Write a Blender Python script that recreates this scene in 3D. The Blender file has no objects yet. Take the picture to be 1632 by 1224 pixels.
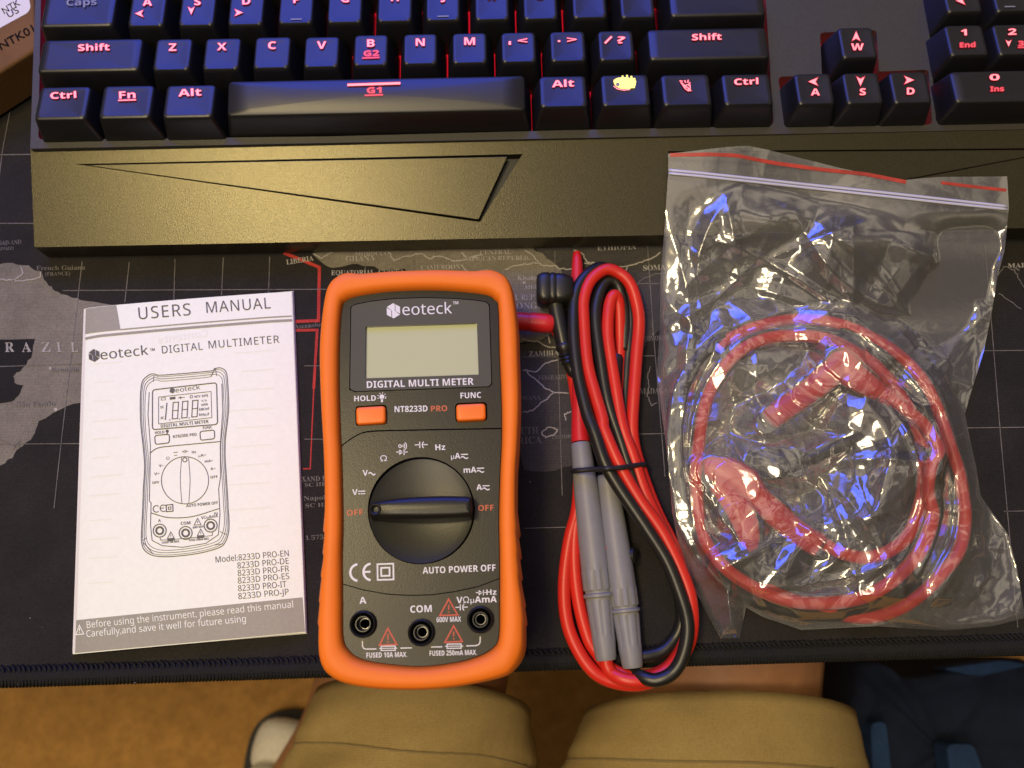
import bpy, bmesh, math, random
import numpy as np
from mathutils import Vector, Matrix, geometry

S = bpy.context.scene
COL = S.collection
# ------------------------------------------------------------------ camera
FPX, CX, CY = 1280.0, 816.0, 612.0          # focal length and centre in photo pixels (1632 wide)
CAMH, TILT = 0.300, math.radians(15)
cam_d = bpy.data.cameras.new("camera")
cam_d.sensor_width = 36
cam_d.lens = FPX / 1632 * 36
cam_d.clip_start = 0.01
cam_d.clip_end = 20
cam_d.dof.use_dof = True
cam_d.dof.focus_distance = 0.285
cam_d.dof.aperture_fstop = 13
cam = bpy.data.objects.new("camera", cam_d)
cam.location = (0, 0, CAMH)
cam.rotation_euler = (TILT, 0, 0)
COL.objects.link(cam)
S.camera = cam

# ------------------------------------------------------------------ light
S.view_settings.view_transform = 'Standard'
S.view_settings.look = 'None'
S.view_settings.exposure = 0
S.view_settings.gamma = 1
S.view_settings.use_curve_mapping = False
S.render.engine = 'CYCLES'
S.cycles.transparent_max_bounces = 24
S.cycles.max_bounces = 8
S.cycles.use_denoising = True
S.cycles.sample_clamp_indirect = 4

w = bpy.data.worlds.new("World")
S.world = w
w.use_nodes = True
nt = w.node_tree
bg = nt.nodes["Background"]
tc = nt.nodes.new("ShaderNodeTexCoord")
sp = nt.nodes.new("ShaderNodeSeparateXYZ")
rp = nt.nodes.new("ShaderNodeValToRGB")
rp.color_ramp.elements[0].position = 0.25
rp.color_ramp.elements[0].color = (.012, .011, .011, 1)
rp.color_ramp.elements[1].position = 1.0
rp.color_ramp.elements[1].color = (.44, .37, .26, 1)
nt.links.new(tc.outputs["Generated"], sp.inputs[0])
mz = nt.nodes.new("ShaderNodeMath")
mz.operation = 'MULTIPLY_ADD'
mz.inputs[1].default_value = .30
nt.links.new(sp.outputs[1], mz.inputs[0])
nt.links.new(sp.outputs[2], mz.inputs[2])
nt.links.new(mz.outputs[0], rp.inputs[0])
nz = nt.nodes.new("ShaderNodeTexNoise")
nz.inputs["Scale"].default_value = 3.4
nz.inputs["Detail"].default_value = 2
nt.links.new(tc.outputs["Generated"], nz.inputs["Vector"])
rr = nt.nodes.new("ShaderNodeValToRGB")
rr.color_ramp.elements[0].position = .42
rr.color_ramp.elements[0].color = (.12, .12, .12, 1)
rr.color_ramp.elements[1].position = .60
rr.color_ramp.elements[1].color = (2.3, 2.3, 2.3, 1)
nt.links.new(nz.outputs[0], rr.inputs[0])
mm_ = nt.nodes.new("ShaderNodeVectorMath")
mm_.operation = 'MULTIPLY'
nt.links.new(rp.outputs[0], mm_.inputs[0])
nt.links.new(rr.outputs[0], mm_.inputs[1])
nt.links.new(mm_.outputs[0], bg.inputs[0])
bg.inputs[1].default_value = 1.0


def area(name, loc, target, sx, sy, power, color):
    d = bpy.data.lights.new(name, 'AREA')
    d.shape = 'RECTANGLE'
    d.size, d.size_y = sx, sy
    d.energy = power
    d.color = color
    o = bpy.data.objects.new(name, d)
    o.location = loc
    o.rotation_euler = (Vector(target) - Vector(loc)).to_track_quat('-Z', 'Y').to_euler()
    COL.objects.link(o)
    return o


area("ceiling_lamp", (-0.50, 0.17, 1.50), (-.1, 0.1, 0), .24, .24, 10.8, (1.0, .79, .40))
area("room_lamp", (-0.45, -0.50, 1.6), (0, -.1, -.2), .5, .5, 12.0, (1.0, .82, .56))
area("monitor_light", (-0.17, 0.60, 0.42), (-.12, 0.0, 0.30), .52, .40, 4.6, (.035, .095, 1.0))

# ------------------------------------------------------------------ pixel rays
_R = Vector((1, 0, 0))
_U = Vector((0, math.cos(TILT), math.sin(TILT)))
_F = Vector((0, math.sin(TILT), -math.cos(TILT)))


def W(px, py, z=0.0):
    """Point of the plane z (number) or z = a + b*y + c*x (tuple) seen at that place of the photo."""
    d = _R * ((px - CX) / FPX) + _U * ((CY - py) / FPX) + _F
    a, b, c = z if isinstance(z, tuple) else (z, 0, 0)
    t = (a - CAMH) / (d.z - b * d.y - c * d.x)
    return Vector((d.x * t, d.y * t, CAMH + d.z * t))


def mpp(px, py, z=0.0):
    p = W(px, py, z) - Vector((0, 0, CAMH))
    return p.dot(_F) / FPX


def up(z, dz):
    return (z[0] + dz, z[1], z[2]) if isinstance(z, tuple) else z + dz


# ------------------------------------------------------------------ materials
def lin(r, g, b):
    f = lambda c: (c / 255 / 12.92) if c <= 10 else ((c / 255 + .055) / 1.055) ** 2.4
    return (f(r), f(g), f(b))


def mat(name, col, rough=.5, var=None, bump=None, metal=0.0, spec=.5, emit=None, coat=0.0, col2=None, sheen=0.0, sss=0.0, wave=None):
    m = bpy.data.materials.new(name)
    m.use_nodes = True
    n, l = m.node_tree.nodes, m.node_tree.links
    p = n["Principled BSDF"]
    p.inputs["Base Color"].default_value = (*col, 1)
    p.inputs["Roughness"].default_value = rough
    p.inputs["Metallic"].default_value = metal
    p.inputs["Specular IOR Level"].default_value = spec
    p.inputs["Coat Weight"].default_value = coat
    if sheen:
        p.inputs["Sheen Weight"].default_value = sheen
    if sss:
        p.inputs["Subsurface Weight"].default_value = sss
        p.inputs["Subsurface Scale"].default_value = .004
    if emit:
        p.inputs["Emission Color"].default_value = (*emit[0], 1)
        p.inputs["Emission Strength"].default_value = emit[1]
    t = n.new("ShaderNodeTexCoord")
    if var:
        nz = n.new("ShaderNodeTexNoise")
        nz.inputs["Scale"].default_value = var[0]
        nz.inputs["Detail"].default_value = 6
        nz.inputs["Roughness"].default_value = .65
        l.new(t.outputs["Object"], nz.inputs["Vector"])
        r = n.new("ShaderNodeValToRGB")
        k = var[1]
        c2 = col2 or tuple(min(1, c * (1 + k)) for c in col)
        r.color_ramp.elements[0].position = .3
        r.color_ramp.elements[1].position = .7
        r.color_ramp.elements[0].color = (*[c * (1 - k) for c in col], 1)
        r.color_ramp.elements[1].color = (*c2, 1)
        l.new(nz.outputs[0], r.inputs[0])
        l.new(r.outputs[0], p.inputs["Base Color"])
    if bump:
        nb = n.new("ShaderNodeTexNoise")
        nb.inputs["Scale"].default_value = bump[0]
        nb.inputs["Detail"].default_value = 3
        l.new(t.outputs["Object"], nb.inputs["Vector"])
        b = n.new("ShaderNodeBump")
        b.inputs["Strength"].default_value = bump[1]
        b.inputs["Distance"].default_value = bump[2]
        l.new(nb.outputs[0], b.inputs["Height"])
        l.new(b.outputs[0], p.inputs["Normal"])
    return m


def weave(name, col, amt=.35, scale=2600, bump=.25, rough=.9, blot=.28, sheen=0.0):
    """Woven cloth: two crossed wave textures over slow noise."""
    m = mat(name, col, rough, spec=.25, sheen=sheen)
    n, l = m.node_tree.nodes, m.node_tree.links
    p = n["Principled BSDF"]
    t = n.new("ShaderNodeTexCoord")
    ws = []
    for ax in ('X', 'Y'):
        wv = n.new("ShaderNodeTexWave")
        wv.bands_direction = ax
        wv.inputs["Scale"].default_value = scale / 6.283
        wv.inputs["Distortion"].default_value = 1.5
        wv.inputs["Detail"].default_value = 1
        wv.inputs["Detail Scale"].default_value = .6
        l.new(t.outputs["Object"], wv.inputs["Vector"])
        ws.append(wv)
    mx = n.new("ShaderNodeMath")
    mx.operation = 'MULTIPLY'
    l.new(ws[0].outputs["Fac"], mx.inputs[0])
    l.new(ws[1].outputs["Fac"], mx.inputs[1])
    nz = n.new("ShaderNodeTexNoise")
    nz.inputs["Scale"].default_value = 900
    nz.inputs["Detail"].default_value = 5
    l.new(t.outputs["Object"], nz.inputs["Vector"])
    ad = n.new("ShaderNodeMath")
    ad.operation = 'MULTIPLY_ADD'
    ad.inputs[1].default_value = .9
    l.new(nz.outputs[0], ad.inputs[0])
    l.new(mx.outputs[0], ad.inputs[2])
    r = n.new("ShaderNodeValToRGB")
    r.color_ramp.elements[0].position = .25
    r.color_ramp.elements[1].position = 1.2 if False else 1.0
    r.color_ramp.elements[0].color = (*[c * (1 - amt) for c in col], 1)
    r.color_ramp.elements[1].color = (*[min(1, c * (1 + amt * 1.3)) for c in col], 1)
    l.new(ad.outputs[0], r.inputs[0])
    bn = n.new("ShaderNodeTexNoise")
    bn.inputs["Scale"].default_value = 38
    bn.inputs["Detail"].default_value = 7
    bn.inputs["Roughness"].default_value = .7
    l.new(t.outputs["Object"], bn.inputs["Vector"])
    bm_ = n.new("ShaderNodeMapRange")
    bm_.inputs["From Min"].default_value = .3
    bm_.inputs["From Max"].default_value = .7
    bm_.inputs["To Min"].default_value = 1 - blot
    bm_.inputs["To Max"].default_value = 1 + blot
    l.new(bn.outputs[0], bm_.inputs["Value"])
    vm = n.new("ShaderNodeVectorMath")
    vm.operation = 'SCALE'
    l.new(r.outputs[0], vm.inputs[0])
    l.new(bm_.outputs[0], vm.inputs["Scale"])
    l.new(vm.outputs[0], p.inputs["Base Color"])
    b = n.new("ShaderNodeBump")
    b.inputs["Strength"].default_value = bump
    b.inputs["Distance"].default_value = .0004
    l.new(ad.outputs[0], b.inputs["Height"])
    l.new(b.outputs[0], p.inputs["Normal"])
    return m


# ------------------------------------------------------------------ mesh helpers
class MB:
    def __init__(s):
        s.v, s.f, s.m = [], [], []

    def add(s, vs, fs, mi=0):
        o = len(s.v)
        s.v += [tuple(x) for x in vs]
        for f in fs:
            s.f.append([i + o for i in f])
            s.m.append(mi)
        return s

    def build(s, name, mats, parent=None, smooth=False, recalc=True, bevel=0, subsurf=0, autosmooth=None):
        me = bpy.data.meshes.new(name)
        me.from_pydata(s.v, [], s.f)
        if not isinstance(mats, (list, tuple)):
            mats = [mats]
        for m in mats:
            me.materials.append(m)
        for p, mi in zip(me.polygons, s.m):
            p.material_index = mi
            p.use_smooth = smooth
        if recalc:
            b = bmesh.new()
            b.from_mesh(me)
            bmesh.ops.recalc_face_normals(b, faces=b.faces)
            b.to_mesh(me)
            b.free()
        if autosmooth is not None:
            me.polygons.foreach_set("use_smooth", [True] * len(me.polygons))
            me.set_sharp_from_angle(angle=math.radians(autosmooth))
        me.update()
        o = bpy.data.objects.new(name, me)
        COL.objects.link(o)
        if parent is not None:
            hang(o, parent)
        if bevel:
            bv = o.modifiers.new("bevel", 'BEVEL')
            bv.width = bevel
            bv.segments = 3
            bv.limit_method = 'ANGLE'
            bv.angle_limit = math.radians(40)
            bv.harden_normals = False
        if subsurf:
            ss = o.modifiers.new("sub", 'SUBSURF')
            ss.levels = ss.render_levels = subsurf
        return o


def hang(o, parent):
    o.parent = parent
    if parent.type == 'EMPTY':               # mesh parents sit at the world origin already
        o.matrix_parent_inverse = Matrix.Translation(-parent.location)


def thing(name, label, cat, loc=(0, 0, 0), group=None):
    o = bpy.data.objects.new(name, None)
    o.empty_display_size = .02
    o.location = loc
    COL.objects.link(o)
    o["label"] = label
    o["category"] = cat
    if group:
        o["group"] = group
    return o


def crom(pts, n=8, closed=False):
    P = [Vector(p) for p in pts]
    out = []
    L = len(P)
    rng = range(L) if closed else range(L - 1)
    for i in rng:
        if closed:
            a, b, c, d = P[(i - 1) % L], P[i], P[(i + 1) % L], P[(i + 2) % L]
        else:
            b, c = P[i], P[i + 1]
            a = P[i - 1] if i else b * 2 - c
            d = P[i + 2] if i + 2 < L else c * 2 - b
        for k in range(n):
            t = k / n
            out.append(.5 * ((2 * b) + (c - a) * t + (2 * a - 5 * b + 4 * c - d) * t * t + (-a + 3 * b - 3 * c + d) * t ** 3))
    if not closed:
        out.append(P[-1])
    return out


def tube(mb, pts, rad, seg=14, mi=0, cap=True, flat=1.0):
    """Swept round tube along world points; rad a number or one per point."""
    P = [Vector(p) for p in pts]
    n = len(P)
    r = rad if isinstance(rad, (list, tuple)) else [rad] * n
    T = [((P[min(i + 1, n - 1)] - P[max(i - 1, 0)]).normalized()) for i in range(n)]
    u = T[0].cross(Vector((0, 0, 1)))
    if u.length < 1e-4:
        u = Vector((1, 0, 0))
    u.normalize()
    vs, fs = [], []
    for i in range(n):
        u = (u - T[i] * u.dot(T[i])).normalized()
        v = T[i].cross(u)
        for k in range(seg):
            a = 2 * math.pi * k / seg
            vs.append(P[i] + u * (r[i] * math.cos(a)) + v * (r[i] * flat * math.sin(a)))
    for i in range(n - 1):
        for k in range(seg):
            k2 = (k + 1) % seg
            fs.append((i * seg + k, i * seg + k2, (i + 1) * seg + k2, (i + 1) * seg + k))
    if cap:
        fs.append(tuple(range(seg))[::-1])
        fs.append(tuple((n - 1) * seg + k for k in range(seg)))
    mb.add(vs, fs, mi)
    return mb


def loft(mb, loops, cap0=False, cap1=False, mi=0):
    n = len(loops[0])
    vs = [p for L in loops for p in L]
    fs = []
    for i in range(len(loops) - 1):
        for k in range(n):
            k2 = (k + 1) % n
            fs.append((i * n + k, i * n + k2, (i + 1) * n + k2, (i + 1) * n + k))
    if cap0:
        fs.append(tuple(range(n))[::-1])
    if cap1:
        fs.append(tuple((len(loops) - 1) * n + k for k in range(n)))
    mb.add(vs, fs, mi)


def lathe(mb, p0, axis, prof, seg=32, mi=0):
    """prof: (distance along axis, radius)."""
    A = Vector(axis).normalized()
    u = A.orthogonal().normalized()
    v = A.cross(u)
    p0 = Vector(p0)
    loops = [[p0 + A * h + (u * math.cos(2 * math.pi * k / seg) + v * math.sin(2 * math.pi * k / seg)) * r for k in range(seg)] for h, r in prof]
    loft(mb, loops, prof[0][1] > 1e-6, prof[-1][1] > 1e-6, mi)


def poly(mb, loops, z, th=0.0, mi=0, bottom=False):
    """Flat polygon (first loop) with holes (others), photo places on plane z; th > 0 adds walls straight down."""
    L = [[W(p[0], p[1], z) for p in lp] for lp in loops]
    tris = geometry.tessellate_polygon([[Vector((p.x, p.y, 0)) for p in lp] for lp in L])
    vs = [p for lp in L for p in lp]
    fs = []
    for t in tris:
        a, b, c = (vs[i] for i in t)
        fs.append(tuple(t) if (b - a).cross(c - a).z > 0 else tuple(t[::-1]))
    if th:
        n = len(vs)
        dz = Vector((0, 0, th))
        base = [p - dz for p in vs]
        o = 0
        for lp in L:
            k = len(lp)
            for i in range(k):
                j = (i + 1) % k
                fs.append((o + i, o + j, n + o + j, n + o + i))
            o += k
        if bottom:
            fs += [tuple(n + i for i in t[::-1]) for t in tris]
        vs = vs + base
    mb.add(vs, fs, mi)
    return mb


def rounded(pts, r, n=6):
    """Polygon with its corners rounded by r (same unit as pts; r may be a list)."""
    out = []
    L = len(pts)
    for i in range(L):
        p = Vector(pts[i][:2])
        a = Vector(pts[i - 1][:2]) - p
        b = Vector(pts[(i + 1) % L][:2]) - p
        ri = r[i] if isinstance(r, (list, tuple)) else r
        k = min(ri, a.length * .48, b.length * .48)
        if k <= 0:
            out.append((p.x, p.y))
            continue
        A, B = p + a.normalized() * k, p + b.normalized() * k
        for j in range(n + 1):
            t = j / n
            q = A * (1 - t) ** 2 + p * 2 * t * (1 - t) + B * t * t
            out.append((q.x, q.y))
    return out


def ribbon(mb, pts, wpx, z, closed=False, mi=0, sub=6.0):
    """Printed line: photo polyline of width wpx (photo pixels) on plane z."""
    Q = []
    L = len(pts)
    for i in range(L if closed else L - 1):
        a, b = Vector(pts[i][:2]), Vector(pts[(i + 1) % L][:2])
        k = max(1, int((b - a).length / sub))
        Q += [a.lerp(b, j / k) for j in range(k)]
    if not closed:
        Q.append(Vector(pts[-1][:2]))
    n = len(Q)
    lo, hi = [], []
    for i in range(n):
        if closed:
            t0, t1 = (Q[i] - Q[i - 1]), (Q[(i + 1) % n] - Q[i])
        else:
            t0 = Q[i] - Q[i - 1] if i else Q[1] - Q[0]
            t1 = Q[i + 1] - Q[i] if i < n - 1 else t0
        t0 = t0.normalized()
        t1 = t1.normalized()
        m = (t0 + t1)
        m = m.normalized() if m.length > 1e-5 else t0
        nn = Vector((-m.y, m.x))
        k = 1 / max(.45, abs(m.dot(t0)))
        h = nn * (wpx / 2 * k)
        lo.append(W(*(Q[i] - h), z))
        hi.append(W(*(Q[i] + h), z))
    vs = lo + hi
    fs = []
    for i in range(n if closed else n - 1):
        j = (i + 1) % n
        fs.append((i, j, n + j, n + i))
    mb.add(vs, fs, mi)
    return mb


def circ(cx, cy, r, n=40, ry=None, a0=0, a1=360):
    full = abs(a1 - a0) >= 360
    return [(cx + r * math.cos(math.radians(a0 + (a1 - a0) * i / (n if full else n - 1))), cy - (ry or r) * math.sin(math.radians(a0 + (a1 - a0) * i / (n if full else n - 1)))) for i in range(n)]


def _remap(s, style):
    out = ""
    for ch in s:
        o = ord(ch)
        U = {'bold': (0x1D5D4, 0x1D5EE, 0x1D7EC), 'serif': (0x1D400, 0x1D41A, 0x1D7CE), 'sans': (0x1D5A0, 0x1D5BA, 0x1D7E2)}.get(style)
        if U and 65 <= o <= 90:
            out += chr(U[0] + o - 65)
        elif U and 97 <= o <= 122:
            out += chr(U[1] + o - 97)
        elif U and 48 <= o <= 57:
            out += chr(U[2] + o - 48)
        else:
            out += ch
    return out


_tc = {}


def glyphs(body, style, off, space=1.0):
    key = (body, style, off, space)
    if key in _tc:
        return _tc[key]
    c = bpy.data.curves.new("tmp", "FONT")
    c.body = _remap(body, style)
    c.offset = 0 if style in ('bold', 'sans', 'serif') else off
    c.space_character = space
    c.resolution_u = 3
    o = bpy.data.objects.new("tmp", c)
    me = bpy.data.meshes.new_from_object(o)
    vs = [(v.co.x, v.co.y) for v in me.vertices]
    fs = [tuple(p.vertices) for p in me.polygons]
    bpy.data.objects.remove(o)
    bpy.data.curves.remove(c)
    bpy.data.meshes.remove(me)
    _tc[key] = (vs, fs)
    return vs, fs


def txt(mb, body, a, b, cap, z, style=None, off=0.0, mi=0, space=1.0):
    """Lettering whose baseline runs from photo place a to b, capitals cap photo pixels tall."""
    vs, fs = glyphs(body, style, off, space)
    hv, _ = glyphs("H", style, off)
    H = max(v[1] for v in hv) - min(v[1] for v in hv)
    b0 = min(v[1] for v in hv)
    x0, x1 = min(v[0] for v in vs), max(v[0] for v in vs)
    A, B = Vector(a), Vector(b)
    d = B - A
    dn = d.normalized()
    perp = Vector((dn.y, -dn.x))
    if perp.y > 0:
        perp = -perp
    out = []
    for x, y in vs:
        q = A + d * ((x - x0) / (x1 - x0)) + perp * ((y - b0) / H * cap)
        out.append(W(q.x, q.y, z))
    mb.add(out, fs, mi)
    return mb


def logo(mb, cx, cy, r, z, ang=0.0, mi=0):
    ca, sa = math.cos(ang), math.sin(ang)
    for pc in ([(-.87, .40), (-.28, .06), (-.28, -.84), (-.87, -.5)], [(.87, -.40), (.28, -.06), (.28, .84), (.87, .5)],
               [(-.84, .53), (0, 1), (.20, .88), (.20, -.02), (.84, -.53), (0, -1), (-.20, -.88), (-.20, .02)]):
        poly(mb, [[(cx + r * (x * ca - y * sa), cy - r * (x * sa + y * ca)) for x, y in pc]], z, mi=mi)


def grid_between(pl, n):
    """Resample polyline (px) at n+1 equal-arc points."""
    P = [Vector(p[:2]) for p in pl]
    s = [0]
    for i in range(len(P) - 1):
        s.append(s[-1] + (P[i + 1] - P[i]).length)
    out = []
    for k in range(n + 1):
        d = s[-1] * k / n
        i = max(j for j in range(len(P)) if s[j] <= d + 1e-9)
        i = min(i, len(P) - 2)
        t = (d - s[i]) / max(1e-9, s[i + 1] - s[i])
        out.append(P[i].lerp(P[i + 1], t))
    return out


# ================================================================== SETTING
FLOOR_Z = -0.68
m_carpet = mat("carpet_brown", (.54, .285, .085), .95, var=(55, .22), bump=(900, .8, .004), spec=.1)
mb = MB()
N = 2
mb.add([(-3, -3, FLOOR_Z), (3, -3, FLOOR_Z), (3, 3, FLOOR_Z), (-3, 3, FLOOR_Z)], [(0, 1, 2, 3)])
fl = mb.build("floor", m_carpet)
fl["kind"] = "structure"
fl["label"] = "tan brown carpet floor far below the desk edge"
fl["category"] = "floor"

# ---- desk
m_wood = mat("desk_wood", (.30, .15, .06), .45, var=(40, .3), bump=(300, .1, .0005))
dk = thing("desk", "brown wooden desk whose front edge just shows under the mat", "desk", (0, .4, FLOOR_Z))
eL, eR = W(-300, 1084, -.003), W(1932, 1041.5, -.003)
mb = MB()
t = (eR - eL).normalized()
A, B = eL - t * .5, eR + t * .5
zt, zb = -.0032, -.030
mb.add([(A.x, A.y, zt), (B.x, B.y, zt), (B.x, .8, zt), (A.x, .8, zt), (A.x, A.y, zb), (B.x, B.y, zb), (B.x, .8, zb), (A.x, .8, zb)],
       [(0, 1, 2, 3), (7, 6, 5, 4), (0, 4, 5, 1), (1, 5, 6, 2), (2, 6, 7, 3), (3, 7, 4, 0)])
mb.build("desktop", m_wood, dk, bevel=.0015)
for x in (A.x + .06, B.x - .06):
    for y in (.08, .74):
        mb = MB()
        lathe(mb, (x, y, FLOOR_Z), (0, 0, 1), [(0, .022), (-FLOOR_Z + zb - .0005, .022)])
        mb.build("leg", m_wood, dk, autosmooth=40)

# ================================================================== DESK MAT
m_mat = weave("mat_black_weave", (.0150, .0135, .0130), .45, 3200, .35, sheen=.0)
m_land = weave("mat_print_grey", (.155, .142, .118), .28, 3200, .3)
m_land2 = weave("mat_print_darkgrey", (.046, .043, .042), .35, 3200, .3)
m_dark = weave("mat_print_black", (.012, .011, .011), .35, 3200, .3)
m_line = weave("mat_print_pale", (.30, .285, .27), .35, 3200, .3)
m_linedim = weave("mat_print_dimline", (.125, .118, .113), .4, 3200, .3)
m_red = weave("mat_print_red", (.36, .035, .03), .35, 3200, .3)
dm = thing("desk_mat", "large black cloth desk mat printed with a grey world map and stitched along its edge", "desk mat", (0, .1, -.003))
mL, mR = W(-120, 1070, 0), W(1752, 1011, 0)            # inner seam of the edge
mb = MB()
tm = (mR - mL).normalized()
nm = Vector((-tm.y, tm.x, 0))
c0, c1 = mL - tm * .06, mR + tm * .06
c2, c3 = c1 + nm * .44, c0 + nm * .44
mb.add([c0, c1, c2, c3, c0 - Vector((0, 0, .003)), c1 - Vector((0, 0, .003)), c2 - Vector((0, 0, .003)), c3 - Vector((0, 0, .003))],
       [(0, 1, 2, 3), (0, 4, 5, 1), (1, 5, 6, 2), (2, 6, 7, 3), (3, 7, 4, 0), (7, 6, 5, 4)])
mb.build("mat_cloth", m_mat, dm)
# land
random.seed(4)


def jit(pts, k=4, a=1.3):
    out = []
    for i in range(len(pts) - 1):
        for j in range(k):
            t = j / k
            out.append((pts[i][0] * (1 - t) + pts[i + 1][0] * t + random.uniform(-a, a) * (j > 0), pts[i][1] * (1 - t) + pts[i + 1][1] * t + random.uniform(-a, a) * (j > 0)))
    return out + [pts[-1]]


# land outlines
mb = MB()
poly(mb, [jit([(-60, 405), (0, 421), (20, 419), (46, 423), (56, 431), (65, 433), (70, 445), (77, 454), (84, 461), (98, 469), (112, 473), (127, 478), (160, 483), (200, 487),
           (230, 520), (200, 600), (160, 640), (127, 642), (98, 652), (62, 671), (49, 701), (31, 714), (20, 730), (0, 742), (-60, 770)], 3, 1.8)], .00010)
poly(mb, [jit([(497, 404), (520, 396), (846, 392), (872, 412), (895, 432), (905, 470), (900, 505), (884, 530), (850, 545), (815, 548), (790, 470), (720, 440), (690, 447), (662, 443), (645, 428), (612, 431), (588, 424), (560, 421), (530, 427), (510, 416)], 3, 1.8)], .00010)
poly(mb, [jit([(8, 122), (20, 108), (36, 118), (60, 100), (64, 130), (40, 140), (22, 134)], 3, 1.5)], .00010)
mb.build("land_print", m_land, dm)
mb = MB()
poly(mb, [jit([(846, 392), (1100, 380), (1105, 410), (1090, 470), (1060, 520), (1030, 545), (1012, 600), (1000, 650), (985, 690), (950, 720), (915, 742), (870, 752), (835, 748), (822, 690), (830, 600), (815, 549), (850, 545.5), (884, 530.5), (900.5, 505), (905.5, 470), (895.5, 432), (872.5, 412)], 3, 1.5)], .00006)
mb.build("land_print", m_land2, dm)
mb = MB()
poly(mb, [jit([(-60, 541), (0, 541), (56, 540), (50, 570), (36, 586), (21, 600), (23, 610), (37, 614), (30, 630), (18, 640), (-60, 650)], 3, 1.5)], .00016)
mb.build("land_print", m_dark, dm)
# grid lines
mb = MB()
for ln in ([(131, 416), (112, 580), (95, 727), (86, 810)], [(206, 418), (199, 482)], [(279, 413), (277, 478)], [(356, 410), (353, 470)], [(430, 409), (428, 466)], [(582, 410), (582, 440)], [(660, 408), (660, 440)], [(735, 406), (735, 440)],
           [(884, 400), (889, 560), (896, 790)], [(1031, 380), (1042, 537), (1060, 760)], [(1570, 390), (1594, 686), (1622, 1000)], [(38, 60), (3, 245), (-14, 400)],
           [(-30, 247), (52, 246)], [(-30, 356), (54, 356)], [(100, 463), (520, 461)], [(-30, 585), (130, 580)], [(-30, 708), (135, 707)], [(485, 583), (520, 583)], [(485, 700), (520, 700)],
           [(830, 569), (1045, 567)], [(1012, 452), (1050, 452)], [(905, 694), (1060, 691)], [(1560, 559), (1700, 558)], [(1540, 682), (1700, 680)], [(836, 842), (905, 840)], [(1600, 815), (1700, 813)]):
    ribbon(mb, ln, 1.3, .00022)
mb.build("grid_print", m_linedim, dm)
# borders
mb = MB()
o2 = lambda pts: [(820 + x / 3.826, 380 + y / 3.826) for x, y in pts]
o5 = lambda pts: [(x / 3.06, 400 + y / 3.06) for x, y in pts]
for b in (o2([(-60, 190), (0, 165), (60, 155), (130, 150), (200, 165), (245, 165), (280, 185), (350, 185)]), o2([(60, 70), (110, 100), (150, 150)]),
          o2([(360, 72), (410, 90), (440, 140), (520, 160)]), o2([(425, 150), (480, 160)]), o2([(620, 180), (700, 165), (780, 145), (830, 125), (890, 85)]), o2([(690, 170), (670, 215)]),
          o2([(45, 615), (100, 625), (150, 630), (200, 660), (250, 665)]), o2([(200, 590), (215, 640)]), o2([(50, 805), (130, 815), (190, 760), (265, 740)]), o2([(75, 810), (140, 870), (180, 910), (240, 940), (330, 945)]),
          o2([(240, 940), (180, 990), (110, 1050), (50, 1060)]), o2([(165, 1185), (215, 1150), (262, 1165), (240, 1200), (190, 1215), (165, 1185)]), o2([(310, 1110), (305, 1070), (345, 1055)]),
          o5([(0, 138), (60, 142), (110, 147), (190, 130), (200, 100)]), o5([(100, 75), (112, 110), (60, 148)]), [(500, 404), (512, 412), (530, 402)], [(620, 402), (628, 415), (650, 408), (672, 404)],
          [(672, 404), (684, 412), (700, 408), (722, 416), (760, 410)], [(735, 402), (745, 412), (770, 406)], [(735, 422), (748, 436), (776, 430), (800, 440)]):
    ribbon(mb, jit(b), 2.0, .00028)
for c in ((270, 770), (245, 573), (60, 270)):
    pass
poly(mb, [circ(88.5, 652.5, 3, 12)], .00026)
poly(mb, [circ(80, 587, 2.5, 12)], .00026)
poly(mb, [circ(835.5, 450.5, 2.6, 12)], .0003)
poly(mb, [circ(673, 433, 2.2, 12)], .0003)
mb.build("border_print", m_line, dm)
mb = MB()
for b in (o2([(740, 290), (790, 240), (860, 215), (930, 205)]), o2([(830, 780), (812, 840), (822, 900), (808, 960), (835, 1020), (870, 1000)]), o2([(840, 505), (842, 590)]),
          [(1590, 440), (1600, 425), (1616, 430), (1625, 446), (1640, 470)], [(1592, 468), (1610, 480), (1628, 492)], [(0, 700), (30, 712), (32, 700), (20, 716)]):
    ribbon(mb, jit(b), 1.4, .00026)
mb.build("border_print", m_linedim, dm)
# red route
mb = MB()
for pts, wd in (([(452, 403), (480, 414), (509, 426), (507.5, 511), (468, 512.5)], 5), ([(466, 526.5), (505.5, 526), (500, 620)], 4.2), ([(500, 620), (494.5, 747), (483, 747)], 2)):
    ribbon(mb, pts, wd, .00018)
mb.build("route_print", m_red, dm)
# place names
mb = MB()
for s, a, b, c in (("EQUATORIAL  GUINEA", (528, 438.5), (644, 437), 7.5), ("CAMEROON", (671, 430.5), (734, 428.5), 7.5), ("GHANA", (551, 416.5), (598, 415), 8), ("LIBERIA", (457, 422), (500, 415), 8), ("MOROCCO", (566, 408), (620, 406.5), 6),
                   ("CENTRAL", (765, 406), (815, 405), 7), ("AFRICAN REPUBLIC", (745, 416), (846, 414), 7), ("ETHIOPIA", (952, 399.5), (1014, 397), 8), ("Kisangani", (825, 447), (870, 446), 8), ("MBI", (836, 461), (856, 460.5), 6),
                   ("DEM. REP. OF", (800, 479), (872, 478), 9.5), ("CONGO", (812, 493.5), (868, 491.5), 10), ("SOMALIA", (1025, 431.5), (1082, 429), 8.5), ("ZAMBIA", (843, 568), (891, 566), 8),
                   ("MAL", (1606, 427), (1636, 426), 7)):
    txt(mb, s, a, b, c, .0003, 'serif')
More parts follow.
